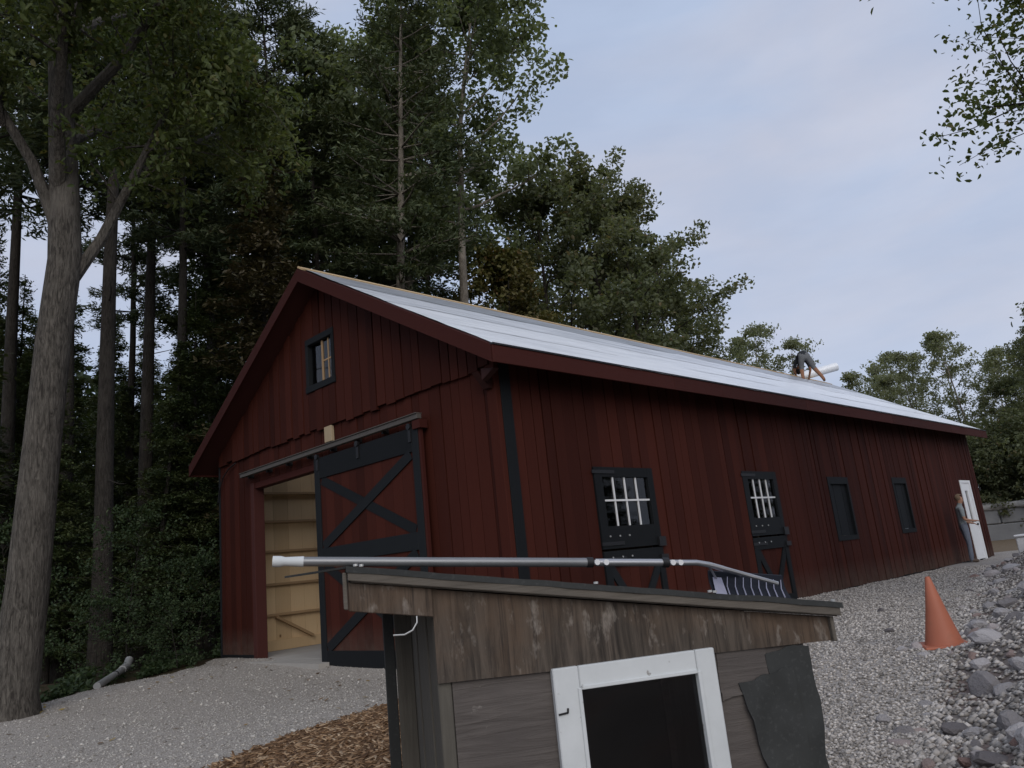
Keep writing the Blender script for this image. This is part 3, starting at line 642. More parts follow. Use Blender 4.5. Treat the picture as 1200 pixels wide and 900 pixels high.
slab(1.606, 1.622, -.03, 1.5, -.15, -.053).build('fascia_board', M['lumber'], shed, .003)
wire = [(-.06,-.02,.965),(-.062,-.03,.93),(-.08,-.035,.905),(-.11,-.035,.893),(-.15,-.03,.895)]
MB().tube(wire, .003, 6).build('wire_hook', M['bolt'], shed)
# frayed felt strip at the left eave
MB().add([(-.30,.30,rt(-.3)+.012),(-.30,.46,rt(-.3)+.012),(-.47,.50,rt(-.3)+.005),(-.55,.44,rt(-.3)-.0),(-.44,.34,rt(-.3)+.004),(-.30,.30,rt(-.3)+.004),(-.30,.46,rt(-.3)+.004),(-.47,.50,rt(-.3)-.003),(-.55,.44,rt(-.3)-.008),(-.44,.34,rt(-.3)-.004)],
         [(4,3,2,1,0),(5,6,7,8,9),(0,1,6,5),(1,2,7,6),(2,3,8,7),(3,4,9,8),(4,0,5,9)]).build('loose_felt', M['felt'], shed)
# tar paper hanging over the right of the front
def sheet(name, pts, y0, mat, nu=14, nv=16, amp=.012, seed=1):
    """pts: quad (x,z) tl,tr,br,bl; a wrinkled sheet in front of the panel with real thickness"""
    V, F = [], []
    for s_ in (0, 1):
        for i in range(nu+1):
            for j in range(nv+1):
                u, v = i/nu, j/nv; x = (pts[0][0]*(1-u)+pts[1][0]*u)*(1-v)+(pts[3][0]*(1-u)+pts[2][0]*u)*v; z = (pts[0][1]*(1-u)+pts[1][1]*u)*(1-v)+(pts[3][1]*(1-u)+pts[2][1]*u)*v
                if j in (0, nv): z += .02*fnoise(x, v*5, 9, seed)
                if i in (0, nu): x += .014*fnoise(u*4, z, 7, seed+2)
                V.append((x, y0-.004*s_-abs(amp*fnoise(x, z, 4, seed))-.006*(v > .9), z))
    n_ = (nu+1)*(nv+1)
    for i in range(nu):
        for j in range(nv):
            a = i*(nv+1)+j; F += [(a, a+1, a+nv+2, a+nv+1), (n_+a, n_+a+nv+1, n_+a+nv+2, n_+a+1)]
    for i in range(nu):
        for j in (0, nv): a = i*(nv+1)+j; F.append((a, a+nv+1, n_+a+nv+1, n_+a))
    for j in range(nv):
        for i in (0, nu): a = i*(nv+1)+j; F.append((a, a+1, n_+a+1, n_+a))
    mb = MB(); mb.add(V, F); return mb.build(name, mat, shed, smooth=True)
sheet('tar_paper', [(1.30,.655),(1.497,.665),(1.50,gz),(1.36,gz)], .0, M['felt'], seed=3, amp=.03)
sheet('tar_paper', [(1.17,.56),(1.40,.60),(1.45,gz),(1.30,gz)], -.006, M['felt'], seed=6, amp=.045)
sheet('tar_paper', [(1.09,.690),(1.31,.688),(1.30,.50),(1.09,.52)], .0025, M['ply_grey'], seed=9, amp=.004)
# white window
win = empty('window', (0,0,0), 0, shed)
fo = MB().box(.421, .521, -.035, .003, -.04, .708).box(.996, 1.076, -.035, .003, -.04, .708).box(.522, .995, -.034, .003, .63, .7075).box(.522, .995, -.034, .003, -.04, .04).build('frame', M['white'], win, .004)
MB().box(.510, .5245, -.042, -.012, .036, .632).box(.9925, 1.007, -.042, -.012, .036, .632).box(.525, .992, -.042, -.012, .624, .638).build('glazing_stop', M['white'], win, .002)
MB().box(.523, .994, -.012, -.008, .041, .63).build('pane', M['glass'], win)
MB().bar((.427,-.038,.55),(.462,-.038,.553),.006,.006).build('latch', M['iron'], win); MB().bar((.462,-.038,.551),(.464,-.038,.568),.006,.006).build('latch', M['iron'], win)
# shade inside the shed painted as near-black boards behind the pane
MB().box(.06, 1.40, 1.38, 1.42, gz, rb(1.4)-.02).build('shade_panel', M['inner_shade'], shed)
MB().box(.05, 1.45, .03, 1.4, gz, gz+.05).build('floor_boards', M['inner_shade'], shed)

# roof rake lying on the shed roof
rake = tag(empty('roof_rake', SH_O, SH_A), 'long grey aluminium snow rake lying across the shed roof', 'snow rake')
A_ = Vector((-.575,.19,1.203)); B_ = Vector((1.205,.215,1.026)); dr = (B_-A_).normalized()
pt = lambda s_: A_+dr*s_
Lp = (B_-A_).length
MB().tube([pt(.11), pt(1.27)], .0185, 14).build('pole', M['alu_grey'], rake)
MB().tube([pt(1.30), pt(1.62)], .0155, 14).build('pole', M['alu'], rake)
mb = MB(); mb.tube([pt(0), pt(.03), pt(.045), pt(.115)], [.021, .021, .017, .0205], 12); mb.build('end_cap', M['patch'] if False else M['white'], rake)
for s_ in (1.26, 1.60): MB().tube([pt(s_), pt(s_+.028)], .021, 12).build('collar', M['iron'], rake)
for s_ in (1.30, 1.34, 1.64, 1.675): MB().tube([pt(s_)+Vector((0,-.012,0)), pt(s_)+Vector((0,-.028,.0))], .012, 8).build('push_button', M['muntin'], rake)
neck = [pt(1.62), pt(1.70), pt(1.76), Vector((1.235,.22,1.015)), Vector((1.30,.225,.992))]
MB().tube(neck, .0125, 10).build('neck', M['alu'], rake)
for e_ in (Vector((1.535,.20,.905)), Vector((1.45,.36,.955)), Vector((1.30,.30,.945))):
    a_ = Vector((1.21,.217,1.022)) if e_.x > 1.4 else Vector((1.23,.22,1.012)); MB().tube([a_, a_.lerp(e_,.12)+Vector((0,0,.004)), e_], .009 if e_.x > 1.4 else .005, 8).build('brace_arm', M['alu'], rake)
t = NT('navy_plastic'); M['navy'] = t.fin(t.mix(t.noise(6), (.006,.007,.011), (.012,.014,.022)), .7, 0, .2)
t = NT('scuffed_lilac'); M['lilac'] = t.fin(t.mix(t.noise(12,5), (.20,.20,.27), (.34,.34,.42)), .6)
bp = lambda u, v: Vector((1.235,.20,.886)).lerp(Vector((1.72,.42,.80)), u) + (Vector((.035,.10,.100)))*v + Vector((0,.018,0))*math.sin(math.pi*v) + Vector((0,0,.02))*u
nu = 10; V, F = [], []
for i in range(nu+1):
    for v in (0, .25, .5, .75, 1): V.append(bp(i/nu, v))
for i in range(nu+1):
    for v in (0, .25, .5, .75, 1): V.append(bp(i/nu, v)+Vector((-.003,.008,.004)))
o2 = (nu+1)*5
for i in range(nu):
    for j in range(4): a = i*5+j; F += [(a, a+5, a+6, a+1), (o2+a, o2+a+1, o2+a+6, o2+a+5)]
    for j in (0, 4): a = i*5+j; F.append((a, a+5, o2+a+5, o2+a))
for j in range(4):
    for i in (0, nu): a = i*5+j; F.append((a, a+1, o2+a+1, o2+a))
mb = MB(); mb.add(V, F); blade = mb.build('blade', M['navy'], rake, smooth=False)
for k in range(8):
    u = .17+k*.105; MB().tube([bp(u,.02)+Vector((.0,-.006,0)), bp(u+.02,.4)+Vector((0,-.006,0)), bp(u+.05,.8)+Vector((0,-.006,.0))], [.0032,.0025,.0016], 5).build('rib', M['lilac'], blade)
MB().prism([bp(.0,0)+Vector((0,-.004,0)), bp(.14,0)+Vector((0,-.004,0)), bp(.14,.75)+Vector((0,-.004,0)), bp(.03,.75)+Vector((0,-.004,0))], (0,-.003,0)).build('end_plate', M['lilac'], blade)

# ------------------------------------------------------------------ traffic cone
cx, cy = 4.40, .86; cz = float(h_yard(np.array(cx), np.array(cy))[0])
cone = tag(empty('traffic_cone', (cx, cy, cz), .5), 'faded plain orange traffic cone standing on gravel', 'traffic cone')
cone.rotation_euler = (R(1), R(-2), .5)
MB().tube([(0,0,.03),(0,0,.07),(0,0,.3),(0,0,.585),(0,0,.6)], [.155,.143,.086,.024,.017], 28).build('cone_body', M['cone'], cone)
MB().box(-.19, .19, -.19, .19, .0, .031).build('base', M['cone'], cone, .012)

# ------------------------------------------------------------------ rubble berm with stones
def bermh(x, y):
    e = np.maximum(4.62-.235*y, 1.45)
    return e
ax = np.arange(-.6, 5.2, .2); ay = np.arange(-6, 19, .25); V = []; Q = []
for j, b in enumerate(ay):
    for i, a in enumerate(ax):
        x = float(bermh(0, b))+a; t_ = a/3.0
        V.append((x, b, hz1(x, b)+.045+.62*float(sstep(0, 1.6, a))*(.8+.4*fnoise(x, b, .5, 4))+.06*fnoise(x, b, 1.6, 6)*float(sstep(-.2, .8, a)) - .10*float(sstep(.05, -.6, a)) - .45*float(sstep(4, 5.2, a)) - .4*float(sstep(16.5, 19, b))-.4*float(sstep(-4.5,-6,b))))
for j in range(len(ay)-1):
    for i in range(len(ax)-1): a = j*len(ax)+i; Q.append((a, a+1, a+len(ax)+1, a+len(ax)))
berm = tag(empty('rubble_berm', (6.5, 5, 0)), 'low bank of loose rocks and soil beside the gravel', 'rubble')
Vb = np.array(V); soil = link('soil', np_mesh('soil', Vb-np.array([6.5,5,0]), np.array(Q), M['soil'], True), berm)
def bz(x, y):
    j = min(max((y-ay[0])/.25, 0), len(ay)-1.001); a = x-float(bermh(0, y)); i = min(max((a-ax[0])/.2, 0), len(ax)-1.001)
    j0, i0 = int(j), int(i); fj, fi = j-j0, i-i0; z = lambda jj, ii: Vb[jj*len(ax)+ii][2]
    return (z(j0,i0)*(1-fi)+z(j0,i0+1)*fi)*(1-fj)+(z(j0+1,i0)*(1-fi)+z(j0+1,i0+1)*fi)*fj
protos = []
for k in range(7):
    bm = bmesh.new(); bmesh.ops.create_icosphere(bm, subdivisions=2, radius=1); rs = random.Random(k+50)
    pl = [(Vector((rs.gauss(0,1), rs.gauss(0,1), rs.gauss(0,1))).normalized(), rs.uniform(.55,.85)) for _ in range(9)]
    for v in bm.verts:
        for nrm_, dd in pl:
            q = v.co.dot(nrm_)
            if q > dd: v.co -= nrm_*(q-dd)
        v.co *= 1+.12*mnoise.noise(v.co*2+Vector((k,0,0)))
    me = bpy.data.meshes.new('stone'); bm.to_mesh(me); bm.free(); me.materials.append(M['stone']); protos.append(me)
rs = random.Random(77); placed = 0
for k in range(298):
    y = -3.2+16*rs.random()**1.5; a = -.25+2.3*rs.random()**1.1; x = float(bermh(0, y))+a
    s_ = rs.choice([.05,.06,.075,.09,.11,.15])*rs.uniform(.8,1.25)*(1 if a > .2 else .6)
    o = link('stone', rs.choice(protos), berm, (x-6.5, y-5, bz(x, y)+s_*.12)); o.scale = (s_*rs.uniform(.8,1.4), s_*rs.uniform(.7,1.1), s_*rs.uniform(.45,.8)); o.rotation_euler = (rs.uniform(-.3,.3), rs.uniform(-.3,.3), rs.uniform(0,6.28))
# small rubble between the stones
rg = np.random.default_rng(5); kk = 26000; yy_ = -4+19*rg.random(kk)**1.4; aa = -.5+2.8*rg.random(kk)**1.1; P = np.array([(float(bermh(0,b))+a, b, bz(float(bermh(0,b))+a, b)) for a, b in zip(aa, yy_)])
base = np.array([(1,0,0),(0,1,0),(-1,0,0),(0,-1,0),(.15,.1,1),(-.1,.1,-1)]); Fb = np.array([(0,1,4),(1,2,4),(2,3,4),(3,0,4),(1,0,5),(2,1,5),(3,2,5),(0,3,5)])
Vs = base[None]*rg.uniform(.6,1.3,(kk,6,3))*(rg.uniform(.010,.036,kk)[:,None,None])*np.array([1,1,.65])+P[:,None,:]-np.array([6.5,5,-.008])
o = link('small_rubble', np_mesh('small_rubble', Vs.reshape(-1,3), (Fb[None]+(np.arange(kk)*6)[:,None,None]).reshape(-1,3), M['pebble']), berm); o['kind'] = 'stuff'
# stray dark stones on the gravel
for k, (px_, py_) in enumerate(((3.55,1.9),(4.15,.55),(2.6,4.2),(4.6,-1.2))):
    z = float(h_yard(np.array(px_), np.array(py_))[0]); o = link('loose_stone', protos[k], None, (px_, py_, z+.02)); o.scale = (.055,.045,.035)
    tag(o, 'single dark stone lying loose on the pale gravel', 'stone', 'loose stones on the gravel')

# ------------------------------------------------------------------ block wall and crate beyond the barn end
blk = tag(empty('block_wall', (-.5, 30.5, 0)), 'grey concrete block retaining wall beyond the barn end', 'wall'); blk.rotation_euler[2] = R(-8); rs = random.Random(9)
zb = hz1(-.5, 30.5)-.1
for r_i in range(2):
    for k in range(9):
        x = -5.5+k*1.55+(.7 if r_i else 0); MB().box(0, 1.52, 0, .7, 0, .74).build('block', M['block'], blk, .04, loc=(x, rs.uniform(-.05,.05), zb+r_i*.76))
t = NT('pale_tarp'); g = t.noise(3, 6, .6); t.bump(g, .8, .08); M['tarp'] = t.fin(t.mix(g, (.34,.34,.34), (.56,.56,.56)), .6)
V, F = [], []
for i in range(61):
    for j, (yy_, zz_) in enumerate(((-.1,1.38),(-.06,1.56),(.3,1.62),(.75,1.5))):
        x = -5.6+14.6*i/60; V.append((x, yy_+.06*fnoise(x,j,1.5,2), zb+zz_+.1*fnoise(x, j*3, 1.1, 8)))
for i in range(60):
    for j in range(3): a = i*4+j; F.append((a, a+4, a+5, a+1))
mb = MB(); mb.add(V, F); tp = mb.build('tarp', M['tarp'], None, smooth=True); tp.location = blk.location; tp.rotation_euler[2] = R(-8); tag(tp, 'crumpled pale tarpaulin lying along the block wall top', 'tarp')
sol = tp.modifiers.new('thickness', 'SOLIDIFY'); sol.thickness = .02
c_ = G(1199, 640, 22); crate = tag(empty('white_crate', (c_.x, c_.y, hz1(c_.x, c_.y)-.0)), 'pale box standing at the gravel edge past the barn', 'crate')
MB().box(-.05, .75, -.3, .3, 0, .62).build('box', M['muntin'], crate, .02); MB().box(-.08, .78, -.33, .33, .622, .68).build('lid', M['muntin'], crate, .02)

# ------------------------------------------------------------------ fallen gutter pipe at the wood's edge
p0 = Vector((-6.45,-2.72,0)); p1 = Vector((-7.75,-1.85,0)); 
gp = tag(empty('downspout', (p0.x, p0.y, hz1(p0.x,p0.y)+.03)), 'grey downspout pipe lying on the ground at the wood edge', 'pipe'); d_ = p1-p0; zr = hz1(p1.x,p1.y)-hz1(p0.x,p0.y)+.05
MB().tube([(0,0,.03),(d_.x*.6,d_.y*.6,.05+zr*.6),(d_.x*.85,d_.y*.85,.07+zr*.85)], .055, 10).build('pipe', M['galv'], gp)
MB().tube([(d_.x*.80,d_.y*.80,.07+zr*.8),(d_.x*.97,d_.y*.97,.08+zr),(d_.x*1.06,d_.y*1.06,.18+zr)], .066, 10).build('elbow', M['galv'], gp)
MB().tube([(d_.x*.55,d_.y*.55,.05+zr*.55),(d_.x*.57,d_.y*.57,.05+zr*.57)], .062, 10).build('band', M['iron'], gp)

# ------------------------------------------------------------------ roll of underlayment at the ridge
rd = Vector((1, 1.05, .26)).normalized(); rc = Vector((XR, 19.15, RZ+.215))
roll = tag(empty('underlayment_roll', rc), 'pale roll of roof underlayment resting on the ridge beside the worker', 'roll')
mb = MB(); mb.tube([-rd*.55, rd*1.0], .145, 24); mb.build('sheet_roll', M['foil'], roll)
mb = MB(); mb.tube([-rd*.56, rd*1.012], .045, 12); mb.build('core', M['patch'], roll)

# ------------------------------------------------------------------ people
def seg_dist(p, a, b):
    d = b-a; t_ = max(0, min(1, (p-a).dot(d)/max(d.length_squared, 1e-9))); return (p-(a+d*t_)).length
def person(name, label, loc, rz, J, mats, hands, group=None):
    """J: joints; one continuous skinned body with clothes as coloured regions, hair as a child"""
    root = tag(empty(name, loc, rz), label, 'person', group)
    vs_, es, rad, regs = [], [], [], []
    ids = {}; rr_ = lambda r_: r_[0] if isinstance(r_, tuple) else r_
    def vtx(key, co, r_): ids[key] = len(vs_); vs_.append(Vector(co)); rad.append(r_)
    def lnk(a, b, mat): es.append((ids[a], ids[b])); regs.append((Vector(vs_[ids[a]]), Vector(vs_[ids[b]]), mat, (rr_(rad[ids[a]])+rr_(rad[ids[b]]))/2))
    def chain(keys, mat):
        for a, b in zip(keys[:-1], keys[1:]): lnk(a, b, mat)
    for k, (co, r_) in J.items(): vtx(k, co, r_)
    chain(['pelvis', 'waist', 'chest', 'neckb'], 'shirt'); chain(['neckb', 'neck', 'jaw', 'skull', 'crown'], 'skin')
    lnk('jaw', 'nose', 'skin')
    for s_ in 'LR':
        chain(['chest', 'sh'+s_], 'shirt'); chain(['sh'+s_, 'slv'+s_], 'shirt'); chain(['slv'+s_, 'el'+s_, 'wr'+s_, 'palm'+s_], 'skin')
        chain(['pelvis', 'hip'+s_], 'pants'); chain(['hip'+s_, 'kn'+s_], 'pants'); chain(['kn'+s_, 'cuff'+s_], mats.get('shin', 'pants')); chain(['cuff'+s_, 'an'+s_], mats.get('ankle', 'pants')); chain(['an'+s_, 'toe'+s_], 'boot')
        # five fingers
        w_ = J['wr'+s_][0]; p_ = J['palm'+s_][0]; d = (Vector(p_)-Vector(w_)).normalized(); side = d.cross(Vector(hands)).normalized(); bend = d.cross(side)
        for q, (off, ln) in enumerate(((-.030,.058),(-.010,.072),(.010,.068),(.029,.052))):
            a = Vector(p_)+side*off; vtx(f'f{s_}{q}a', a+d*.02, .011); vtx(f'f{s_}{q}b', a+d*(.02+ln*.55)+bend*.008, .0095); vtx(f'f{s_}{q}c', a+d*(.02+ln*.95)+bend*.028, .008)
            chain(['palm'+s_, f'f{s_}{q}a', f'f{s_}{q}b', f'f{s_}{q}c'], 'skin')
        a = Vector(w_)+d*.03-side*.03; vtx(f't{s_}a', a, .012); vtx(f't{s_}b', a+d*.035-side*.02+bend*.01, .0105); lnk('wr'+s_, f't{s_}a', 'skin'); lnk(f't{s_}a', f't{s_}b', 'skin')
    me = bpy.data.meshes.new('body'); me.from_pydata([tuple(v) for v in vs_], es, [])
    o = bpy.data.objects.new('body', me); col.objects.link(o)
    o.modifiers.new('s', 'SKIN'); 
    for i, r_ in enumerate(rad):
        sv_ = me.skin_vertices[0].data[i]
        sv_.radius = (r_, r_) if not isinstance(r_, tuple) else r_; sv_.use_root = (i == ids['pelvis'])
    sub = o.modifiers.new('d', 'SUBSURF'); sub.levels = 2; sub.render_levels = 2
    bpy.context.view_layer.update(); dg = bpy.context.evaluated_depsgraph_get()
    m2 = bpy.data.meshes.new_from_object(o.evaluated_get(dg)); bpy.data.objects.remove(o)
    order = ['skin', 'shirt', 'pants', 'boot']; m2.materials.clear()
    for k in order: m2.materials.append(mats[k])
    for p in m2.polygons:
        best = min(regs, key=lambda g_: seg_dist(p.center, g_[0], g_[1])-g_[3]*.6); p.material_index = order.index(best[2]); p.use_smooth = True
    m2.name = 'body'; body = link('body', m2, root)
    # hair cap, ears, eyes, mouth on the head
    jaw, skl, crn = [Vector(J[k][0]) for k in ('jaw', 'skull', 'crown')]; upv = (crn-jaw).normalized(); fw = (Vector(J['nose'][0])-jaw); fw = (fw-upv*fw.dot(upv)).normalized(); sd_ = upv.cross(fw)
    bm = bmesh.new(); bmesh.ops.create_icosphere(bm, subdivisions=3, radius=1)
    kill = [v for v in bm.verts if v.co.y > .35 and v.co.z < .45 or v.co.z < -.55]; bmesh.ops.delete(bm, geom=kill, context='VERTS')
    c0 = skl+upv*.022-fw*.008
    for v in bm.verts: q = v.co.copy(); k = 1+.06*mnoise.noise(q*4); v.co = c0+sd_*(q.x*.086*k)+fw*(q.y*.104*k)+upv*(q.z*.107*k)
    mh = bpy.data.meshes.new('hair'); bm.to_mesh(mh); bm.free(); mh.materials.append(mats['hair']); hr = link('hair', mh, root)
    for p in mh.polygons: p.use_smooth = True
    return root
def cloth(name, a, b): t = NT(name); g = t.noise(9, 6, .6); t.bump(g, .5, .02); return t.fin(t.mix(g, a, b), .9, 0, .15)
skin = cloth('skin', (.30,.165,.11), (.40,.235,.165)); tan = cloth('tanned_leg', (.22,.11,.065), (.32,.165,.10))
hx = lambda r_: r_
# worker standing by the white door, side on, looking along the wall
Jd = dict(pelvis=((0,0,.96),(.135,.10)), waist=((0,-.01,1.10),(.125,.095)), chest=((0,0,1.33),(.15,.105)), neckb=((0,.01,1.48),.065), neck=((0,.03,1.535),.055),
     jaw=((0,.055,1.60),.066), skull=((0,.05,1.675),.086), crown=((0,.035,1.735),.06), nose=((0,.135,1.635),.014))
for s_, sx in (('L',-1),('R',1)):
    Jd.update({'sh'+s_:((sx*.185,-.005,1.41),.07), 'slv'+s_:((sx*.215,.0,1.22),.056), 'el'+s_:((sx*.225,.01 if sx>0 else .0,1.12),.042), 'wr'+s_:((sx*.20,.22,1.06 if sx>0 else 1.02),.029), 'palm'+s_:((sx*.19,.29,1.06 if sx>0 else 1.0),.032),
     'hip'+s_:((sx*.09,0,.90),.098), 'kn'+s_:((sx*.10,.02 if sx>0 else .06,.50),.066), 'cuff'+s_:((sx*.10,-.01 if sx>0 else .05,.14),.056), 'an'+s_:((sx*.10,-.02 if sx>0 else .04,.07),.05), 'toe'+s_:((sx*.11,.15 if sx>0 else .21,.035),.036)})
person('person', 'person in blue-grey shirt and jeans standing beside the white door', (.42, 16.3, float(h_yard(np.array(.42), np.array(16.3))[0])-.005), R(-62), Jd,
    dict(skin=skin, shirt=cloth('grey_blue_shirt', (.17,.195,.20), (.26,.285,.295)), pants=cloth('blue_jeans', (.10,.115,.15), (.17,.19,.23)), boot=cloth('brown_boot', (.08,.06,.05), (.13,.10,.08)), hair=cloth('sandy_hair', (.13,.09,.06), (.22,.16,.11))), (0,0,1))
# worker bent over at the ridge, seen from behind
Jr = dict(pelvis=((0,0,.88),(.15,.135)), waist=((0,.15,.985),(.14,.12)), chest=((.0,.42,.90),(.165,.125)), neckb=((-.03,.57,.74),.072), neck=((-.06,.63,.66),.06),
     jaw=((-.085,.66,.575),.07), skull=((-.10,.65,.50),.088), crown=((-.11,.625,.44),.062), nose=((-.11,.745,.56),.015))
for s_, sx in (('L',-1),('R',1)):
    Jr.update({'sh'+s_:((sx*.19,.48,.76),.072), 'slv'+s_:((sx*.24,.50,.60),.058), 'el'+s_:((sx*.26,.52,.47),.043), 'wr'+s_:((sx*.20,.60,.25),.03), 'palm'+s_:((sx*.18,.63,.18),.033),
     'hip'+s_:((sx*.10,-.0,.80),.125)})
Jr.update(knL=((-.13,.10,.44),.078), cuffL=((-.15,.04,.18),.058), anL=((-.15,.02,.075),.052), toeL=((-.17,.19,.04),.04),
          knR=((.26,.07,.42),.078), cuffR=((.42,-.02,.10),.058), anR=((.47,-.04,-.02),.052), toeR=((.52,.12,-.05),.04))
rx, ry = XR+.52, 17.75
person('person', 'person in dark shirt and grey shorts bending over on the roof ridge', (rx, ry, roofz(rx)+.02), R(38), Jr,
    dict(skin=tan, shirt=cloth('charcoal_shirt', (.018,.02,.024), (.035,.038,.042)), pants=cloth('grey_shorts', (.10,.105,.11), (.16,.165,.17)), boot=cloth('tan_boot', (.20,.115,.06), (.30,.18,.10)), hair=cloth('dark_cap', (.012,.012,.013), (.03,.03,.03)), shin='skin', ankle='skin'), (0,0,1))

# ------------------------------------------------------------------ trees
def leaf_mesh(name, C, rg, L0, L1, asp, mat, flat=.5, ndir=None, droop=0.0, blade=False):
    """diamond leaves at centres C"""
    k = len(C); nrm = rg.normal(0, 1, (k, 3)); nrm[:,2] += flat*2.2; nrm /= np.linalg.norm(nrm, axis=1)[:,None]
    a = rg.normal(0, 1, (k, 3)) if ndir is None else ndir+rg.normal(0, .55, (k, 3)); a[:,2] -= droop
    a -= nrm*np.sum(a*nrm, 1)[:,None]; a /= np.linalg.norm(a, axis=1)[:,None]+1e-9; b = np.cross(nrm, a)
    ln = rg.uniform(L0, L1, k)[:,None]; wd_ = ln*asp*rg.uniform(.75, 1.2, k)[:,None]
    if not blade:
        V = np.stack([C-a*ln*.5, C+b*wd_*.5-a*ln*.04, C+a*ln*.5, C-b*wd_*.5-a*ln*.04], 1)
        return np_mesh(name, V.reshape(-1, 3), np.arange(k*4).reshape(-1, 4), mat)
    up_ = nrm*wd_*.16
    V = np.stack([C-a*ln*.5, C+b*wd_*.46-a*ln*.2+up_, C+b*wd_*.36+a*ln*.2+up_, C+a*ln*.5-nrm*ln*.08, C-b*wd_*.36+a*ln*.2+up_, C-b*wd_*.46-a*ln*.2+up_], 1)
    F = np.array([(0,1,2,3),(0,3,4,5)])[None]+(np.arange(k)*6)[:,None,None]
    return np_mesh(name, V.reshape(-1, 3), F.reshape(-1, 4), mat)
def curve_pts(a, d, ln, n_, rs, wob=.08, up=0.0):
    P = [Vector(a)]; d = Vector(d).normalized()
    for i in range(n_):
        d = (d+Vector((rs.gauss(0,wob), rs.gauss(0,wob), rs.gauss(0,wob)+up))).normalized(); P.append(P[-1]+d*(ln/n_))
    return P
def broadleaf(name, seed, H, tr, cb, rad, leafmat, barkmat, nlimb=22, nleaf=22000, lsz=(.10,.19), sub=5, clump=.38, top_up=.12, trunkpts=None, asp=.62, shape=1.0, fork=None):
    """trunk with limbs; cb: height where limbs begin; rad: crown radius"""
    rs = random.Random(seed); rg = np.random.default_rng(seed); mb = MB(); root = empty(name)
    TP = trunkpts or curve_pts((0,0,-.15), (rs.uniform(-.05,.05), rs.uniform(-.05,.05), 1), H*.93, 9, rs, .045)
    k = len(TP); TR = [tr*(1-.86*(i/(k-1))**.9)*(1.22 if i == 0 else 1) for i in range(k)]; mb.tube(TP, TR, 10)
    cent = []; wts = []
    def at_h(h):
        for i in range(k-1):
            if TP[i].z <= h <= TP[i+1].z: f_ = (h-TP[i].z)/(TP[i+1].z-TP[i].z); return TP[i].lerp(TP[i+1], f_), TR[i]+(TR[i+1]-TR[i])*f_
        return TP[-1], TR[-1]
    for q in range(nlimb):
        u = (q+.5)/nlimb; h = cb+(H*.95-cb)*u**.9; p, r_ = at_h(h); az = q*2.4+rs.uniform(-.5,.5)
        env = math.sin(math.pi*min(1, (.16+.84*u)**shape))**.55; ln = rad*env*rs.uniform(.7,1.18)*(.55 if u > .9 else 1)
        el = .15+.9*u*u+rs.uniform(-.15,.2); d = Vector((math.cos(az)*math.cos(el), math.sin(az)*math.cos(el), math.sin(el)))
        P = curve_pts(p, d, ln, 5, rs, .13, top_up); rr = max(.012, r_*.5); mb.tube(P, [rr*(1-.85*i/5) for i in range(6)], 6, False)
        for j in range(sub):
            i0 = rs.uniform(1.6, 4.9); b0 = P[int(i0)].lerp(P[min(5,int(i0)+1)], i0-int(i0)); dd = (P[5]-P[3]).normalized()+Vector((rs.gauss(0,.75), rs.gauss(0,.75), rs.gauss(.12,.5)))
            Q = curve_pts(b0, dd, ln*rs.uniform(.25,.5)+.25, 3, rs, .2); mb.tube(Q, [rr*.3, rr*.22, rr*.15, .004], 4, False)
            for t_ in (.55, 1.0): cent.append(Q[0].lerp(Q[3], t_)); wts.append(rs.uniform(.4, 1.3))
        cent.append(P[5]); wts.append(1.)
    mb.build('trunk', barkmat, root)
    Cn = np.array([tuple(c) for c in cent]); wt_ = np.array(wts); wt_ /= wt_.sum(); ci = rg.choice(len(Cn), nleaf, p=wt_)
    off = rg.normal(0, 1, (nleaf, 3)); off = off/np.linalg.norm(off, axis=1)[:,None]*(rg.random(nleaf)**.45)[:,None]*clump*np.array([1.15,1.15,.8])*rg.uniform(.7,1.3,len(Cn))[ci][:,None]
    link('crown', leaf_mesh('crown', Cn[ci]+off, rg, lsz[0], lsz[1], asp, leafmat, .35, droop=.25, blade=True), root)
    return root
